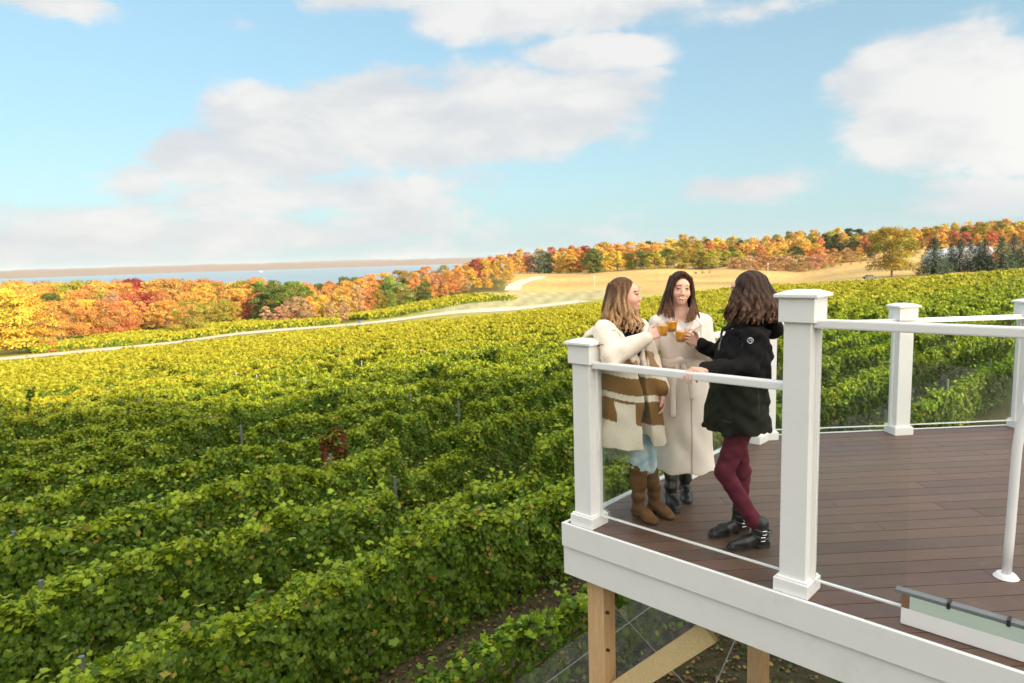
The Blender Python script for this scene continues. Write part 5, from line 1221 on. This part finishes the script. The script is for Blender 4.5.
    def hc(V):
        L_ = H.loc(V); t = np.clip((.02 - L_[:, 2]) / .2, 0, 1)[:, None]; n_ = (.55 + .9 * (.5 + .5 * np.sin(V[:, 0] * 170 + V[:, 1] * 90 + 3 * np.sin(V[:, 2] * 16))))[:, None]; return (np.array([.045, .026, .018]) * (1 - t) + np.array([.13, .07, .045]) * t) * n_
    part('hair', Hs_, hc, 'hair', P, base)
simple('strap', (.03, .03, .032), .35, .1); simple('chrome', (.6, .6, .62), .25, .05, 5, 0, metal=.9)
right_woman()
# ------------------------------------------------------------------ small far things
def gable_house(name, px, Zd, w, d, h, rot, wall, roof, label):
    X_, Y_ = (px - 512) / FPX * Zd, Zd; z = g1(X_, Y_)
    t = thing(name, label, 'house', (X_, Y_, z)); t.rotation_euler.z = rot
    bm = bmesh.new(); frame_box(bm, (-w / 2, -d / 2, -.5), (w, 0, 0), (0, d, 0), (0, 0, h + .5)); 
    for y in (-d / 2 + .01, d / 2 - .01):
        a = [bm.verts.new((-w / 2, y, h)), bm.verts.new((w / 2, y, h)), bm.verts.new((0, y, h + w * .32))]; bm.faces.new(a)
    bm_obj('wall', bm, wall, t)
    bm = bmesh.new(); e = .5; rz = w * .32
    for s in (-1, 1):
        frame_box(bm, (s * (w / 2 + e), -d / 2 - e, h - e * .64), (-s * (w / 2 + e), 0, rz + e * .64), (0, d + 2 * e, 0), (0, 0, .25))
    bm_obj('roof', bm, roof, t)
    for x in (-w * .25, w * .25):
        bm = bmesh.new(); frame_box(bm, (x - .5, -d / 2 - .06, h * .35), (1.0, 0, 0), (0, .05, 0), (0, 0, 1.2)); bm_obj('window', bm, 'window_dark', t)
gable_house('house', 948, 285, 11, 14, 4.2, .5, 'house_wall_pale', 'roof_white', 'small pale house with white gable roof between the first spruces')
gable_house('house', 972, 290, 12, 14, 4.0, .2, 'house_wall', 'roof_white', 'red-walled house with white roof behind the middle spruces')
gable_house('house', 989, 282, 7, 10, 3.6, -.2, 'house_wall', 'roof_white', 'narrow red house with white roof behind the right spruces')
gable_house('house', 399, 300, 13, 16, 7.2, .35, 'house_wall_pale', 'roof_slate', 'pale house with blue-grey roof among orange trees by the lake')
gable_house('house', 255, 262, 12, 14, 5, .3, 'house_wall_pale', 'roof_white', 'low pale house half hidden in the wood right of the left field')
def car(name, px, Zd, rot, body, label):
    X_, Y_ = (px - 512) / FPX * Zd, Zd; z = g1(X_, Y_)
    t = thing(name, label, 'car', (X_, Y_, z + .02)); t.rotation_euler.z = rot
    bm = bmesh.new()
    prof = [(-2.2, .35), (-2.25, .75), (-2.0, .95), (-1.5, 1.0), (-1.0, 1.45), (.5, 1.48), (1.1, 1.02), (2.0, .88), (2.25, .6), (2.2, .35)]
    L_ = [bm.verts.new((x, -.85, y)) for x, y in prof]; R_ = [bm.verts.new((x, .85, y)) for x, y in prof]
    bm.faces.new(L_); bm.faces.new(R_[::-1])
    for k in range(len(prof)): bm.faces.new((L_[k], R_[k], R_[(k + 1) % len(prof)], L_[(k + 1) % len(prof)]))
    bm_obj('body', bm, body, t, bevel=.06)
    bm = bmesh.new()
    for s in (-1, 1): frame_box(bm, (-.95, s * .86 - .01, 1.02), (1.6, 0, 0), (0, .02, 0), (0, 0, .32))
    bm_obj('side_window', bm, 'window_dark', t)
    for x in (-1.4, 1.4):
        for s in (-1, 1):
            bm = bmesh.new(); tube(bm, [(x, s * .7, .33), (x, s * .9, .33)], .33, 16); bm_obj('wheel', bm, 'tyre', t)
X_, Y_ = (360 - 512) / FPX * 186, 186; t = thing('barrel', 'small blue barrel by the yellow bushes at the track', 'barrel', (X_, Y_, g1(X_, Y_)))
bm = bmesh.new(); tube(bm, [(0, 0, 0), (0, 0, .1), (0, 0, .5), (0, 0, .85), (0, 0, .9)], .34, 14); bm_obj('drum', bm, 'car_blue', t)
bm = bmesh.new(); tube(bm, [(0, 0, .42), (0, 0, .48)], .37, 14); bm_obj('hoop', bm, 'car_blue', t)
car('parked_car', 871, 231, .1, 'car_dark', 'dark car at the top edge of the vines near the lone tree')
def pole(px, Zd, ytop, label):
    X_, Y_ = (px - 512) / FPX * Zd, Zd; z = g1(X_, Y_); top = CH + (hor(px) - ytop) / FPX * Zd
    t = thing('field_pole', label, 'pole', (X_, Y_, z)); bm = bmesh.new(); tube(bm, [(0, 0, -.3), (0, 0, top - z)], .1, 8); bm_obj('shaft', bm, 'pole_paint', t)
    bm = bmesh.new(); frame_box(bm, (-.35, -.2, top - z - .1), (.7, 0, 0), (0, .4, 0), (0, 0, .5)); bm_obj('head_box', bm, 'pole_paint', t, bevel=.08)
pole(769, 300, 264, 'slim pale pole with a box head in the tan field'); pole(596, 300, 277, 'thin pale pole in the tan field left of the women')
# guy wires under the deck
def wire(p, q, label):
    t = thing('guy_wire', label, 'wire', p); bm = bmesh.new(); tube(bm, [np.array(p) - np.array(p), np.array(q) - np.array(p)], .006, 6); bm_obj('cable', bm, 'cord', t)
wire(W(614, 606, 5.6), W(690, 690, 6.2), 'taut pale wire slanting down right from the support post')
wire(W(736, 638, 5.4), W(713, 690, 5.3), 'short pale wire leaning left behind the brace')
wire(W(660, 600, 6.6), W(545, 684, 7.4), 'pale wire running down left over the bird netting')
# boat
t = thing('sailing_boat', 'tiny white boat on the lake near the far shore', 'boat', ((265 - 512) / FPX * 5200, 5200, WL)); bm = bmesh.new()
hull = [(-16, 0), (-9, -5), (9, -5), (18, 0), (9, 5), (-9, 5)]
a = [bm.verts.new((x * .8, y * .8, 0)) for x, y in hull]; b = [bm.verts.new((x, y, 3)) for x, y in hull]; bm.faces.new(a[::-1]); bm.faces.new(b)
for k in range(6): bm.faces.new((a[k], a[(k + 1) % 6], b[(k + 1) % 6], b[k]))
bm_obj('hull', bm, 'roof_white', t); bm = bmesh.new(); frame_box(bm, (-8, -3, 3.01), (12, 0, 0), (0, 6, 0), (0, 0, 3)); bm_obj('cabin', bm, 'roof_white', t)

# ------------------------------------------------------------------ haze
if HAZE:
    bm = bmesh.new(); frame_box(bm, (-14500, -1200, -420), (17000, 0, 0), (0, 16000, 0), (0, 0, 560)); hz_ = bm_obj('haze', bm, None); hz_['kind'] = 'stuff'
    m = bpy.data.materials.new('haze'); m.use_nodes = True; n_t = m.node_tree; n_t.nodes.clear(); o_ = n_t.nodes.new('ShaderNodeOutputMaterial'); vp = n_t.nodes.new('ShaderNodeVolumePrincipled')
    vp.inputs['Color'].default_value = (.92, .95, 1, 1); vp.inputs['Density'].default_value = HAZE; vp.inputs['Anisotropy'].default_value = .1; n_t.links.new(vp.outputs[0], o_.inputs['Volume']); hz_.data.materials.append(m)
# ------------------------------------------------------------------ light and sky
SAZ = math.atan2(.66, -.75); SEL = math.radians(SUN_EL)
sv = Vector((math.sin(SAZ) * math.cos(SEL), math.cos(SAZ) * math.cos(SEL), math.sin(SEL)))
L = bpy.data.lights.new('sun', 'SUN'); L.energy = SUN_E; L.angle = math.radians(.6); L.color = (1, .8, .5)
lo = bpy.data.objects.new('sun', L); C.objects.link(lo); lo.rotation_euler = sv.to_track_quat('Z', 'Y').to_euler()
wd = bpy.data.worlds.new('World'); sc.world = wd; wd.use_nodes = True; nt = wd.node_tree; bg = nt.nodes['Background']
sky = nt.nodes.new('ShaderNodeTexSky'); sky.sky_type = 'NISHITA'; sky.sun_disc = False; sky.sun_elevation = SEL; sky.sun_rotation = SAZ; sky.altitude = 200; sky.air_density = 1; sky.dust_density = .6; sky.ozone_density = 1.5
bg.inputs['Strength'].default_value = SKY_S
tc = nt.nodes.new('ShaderNodeTexCoord').outputs['Generated']; sp = nt.nodes.new('ShaderNodeSeparateXYZ'); nt.links.new(tc, sp.inputs[0])
sx, sy, sz = sp.outputs
az = mth(nt, 'ARCTAN2', sx, sy); el = mth(nt, 'ARCSINE', sz)
mp = nt.nodes.new('ShaderNodeMapping'); nt.links.new(tc, mp.inputs[0]); mp.inputs['Scale'].default_value = (1, 1, 2.2)
n1 = noise(nt, 4.2, 9, .56, mp.outputs[0], .25); n2 = noise(nt, 11, 8, .6, mp.outputs[0]); n3 = noise(nt, 1.7, 5, .5, mp.outputs[0])
def blob(px, py, rx, ry, soft=1.0):
    a0 = math.atan((px - 512) / FPX); cosf = math.cos(a0); e0 = math.atan((hor(px) - py) / FPX * cosf)
    ra = rx / FPX * cosf ** 2; re = ry / FPX * cosf
    x = mth(nt, 'DIVIDE', mth(nt, 'SUBTRACT', az, a0), ra); y = mth(nt, 'DIVIDE', mth(nt, 'SUBTRACT', el, e0), re)
    r = mth(nt, 'SQRT', mth(nt, 'ADD', mth(nt, 'MULTIPLY', x, x), mth(nt, 'MULTIPLY', y, y)))
    return mth(nt, 'MULTIPLY', mth(nt, 'SUBTRACT', 1.0, r), soft)
bl = None
for a in ((928, 100, 122, 74, 1.35), (1030, 112, 125, 66, 1.3), (985, 205, 120, 26, .45), (150, 182, 60, 26, .7), (215, 160, 90, 40, .95), (300, 145, 110, 52, 1.0), (400, 130, 120, 56, 1.0), (500, 120, 110, 50, .9), (590, 115, 80, 40, .6), (330, 195, 230, 36, .5), (560, 18, 200, 34, .9), (400, 6, 150, 26, .7), (600, 62, 78, 20, .8), (70, 12, 110, 18, .55), (270, 38, 36, 16, .4), (90, 236, 200, 36, .55), (330, 236, 320, 32, .45), (755, 190, 80, 14, .35), (760, 20, 110, 20, .4)):
    b_ = blob(*a); bl = b_ if bl is None else mth(nt, 'MAXIMUM', bl, b_)
front = mth(nt, 'MULTIPLY', mth(nt, 'GREATER_THAN', sy, .35), mth(nt, 'LESS_THAN', el, .62))
gen = mth(nt, 'SUBTRACT', mth(nt, 'MULTIPLY', n3, 2.6), .95)
bl = mth(nt, 'ADD', mth(nt, 'MULTIPLY', bl, front), mth(nt, 'MULTIPLY', gen, mth(nt, 'SUBTRACT', 1.0, front)))
dens = mth(nt, 'ADD', bl, mth(nt, 'ADD', mth(nt, 'MULTIPLY', mth(nt, 'SUBTRACT', n1, .5), 1.5), mth(nt, 'MULTIPLY', mth(nt, 'SUBTRACT', n2, .5), .8)))
mr = nt.nodes.new('ShaderNodeMapRange'); mr.interpolation_type = 'SMOOTHSTEP'; nt.links.new(dens, mr.inputs[0]); mr.inputs[1].default_value = -.02; mr.inputs[2].default_value = .34; mr.inputs[3].default_value = 0; mr.inputs[4].default_value = .96
cf = mr.outputs[0]
# cloud brightness: own relief, brighter round the sun
dp = nt.nodes.new('ShaderNodeVectorMath'); dp.operation = 'DOT_PRODUCT'; nt.links.new(tc, dp.inputs[0]); dp.inputs[1].default_value = tuple(sv)
glow = mth(nt, 'ADD', 1.0, mth(nt, 'MULTIPLY', mth(nt, 'MAXIMUM', mth(nt, 'SUBTRACT', el, .6), 0.0), TOP_GLOW))
sg = mth(nt, 'MULTIPLY', mth(nt, 'POWER', mth(nt, 'MAXIMUM', mth(nt, 'ADD', dp.outputs['Value'], .35), 0.0), 2.0), CLOUD_GLOW * CLOUD_B)
mp2 = nt.nodes.new('ShaderNodeMapping'); nt.links.new(tc, mp2.inputs[0]); mp2.inputs['Scale'].default_value = (1, 1, 2.2); mp2.inputs['Location'].default_value = (.03, 0, .07)
nU = noise(nt, 4.2, 9, .56, mp2.outputs[0], .25)
lit = mth(nt, 'ADD', mth(nt, 'MULTIPLY', mth(nt, 'SUBTRACT', n1, nU), 2.2), mth(nt, 'ADD', .38, mth(nt, 'MULTIPLY', dens, .3)))
relief = ramp(nt, lit, [(.15, (.81, .85, .9)), (.45, (.91, .925, .94)), (.75, (1.04, 1.035, 1.02))])
cc = nt.nodes.new('ShaderNodeVectorMath'); cc.operation = 'SCALE'; nt.links.new(relief, cc.inputs[0]); nt.links.new(mth(nt, 'MULTIPLY', glow, CLOUD_B), cc.inputs['Scale'])
wg = nt.nodes.new('ShaderNodeVectorMath'); wg.operation = 'SCALE'; wg.inputs[0].default_value = (1.0, .88, .72); nt.links.new(sg, wg.inputs['Scale'])
cc2 = nt.nodes.new('ShaderNodeVectorMath'); cc2.operation = 'ADD'; nt.links.new(cc.outputs[0], cc2.inputs[0]); nt.links.new(wg.outputs[0], cc2.inputs[1]); cc = cc2
skc = mix(nt, 1.0, sky.outputs[0], SKY_TINT, 'MULTIPLY')
hz = ramp(nt, el, [(0.0, .9), (.1, .7), (.5, .35), (.9, .1)])
skc2 = mix(nt, hz, skc, tuple(CLOUD_B * x for x in (.52, .77, .9)))
nt.links.new(mix(nt, cf, skc2, cc.outputs[0]), bg.inputs[0])
sc.view_settings.view_transform = 'Standard'; sc.view_settings.look = 'None'; sc.view_settings.gamma = 1; sc.view_settings.exposure = EXPO
sc.render.engine = 'CYCLES'; sc.cycles.use_denoising = True; sc.cycles.max_bounces = 8; sc.cycles.transparent_max_bounces = 12; sc.cycles.sample_clamp_indirect = 6
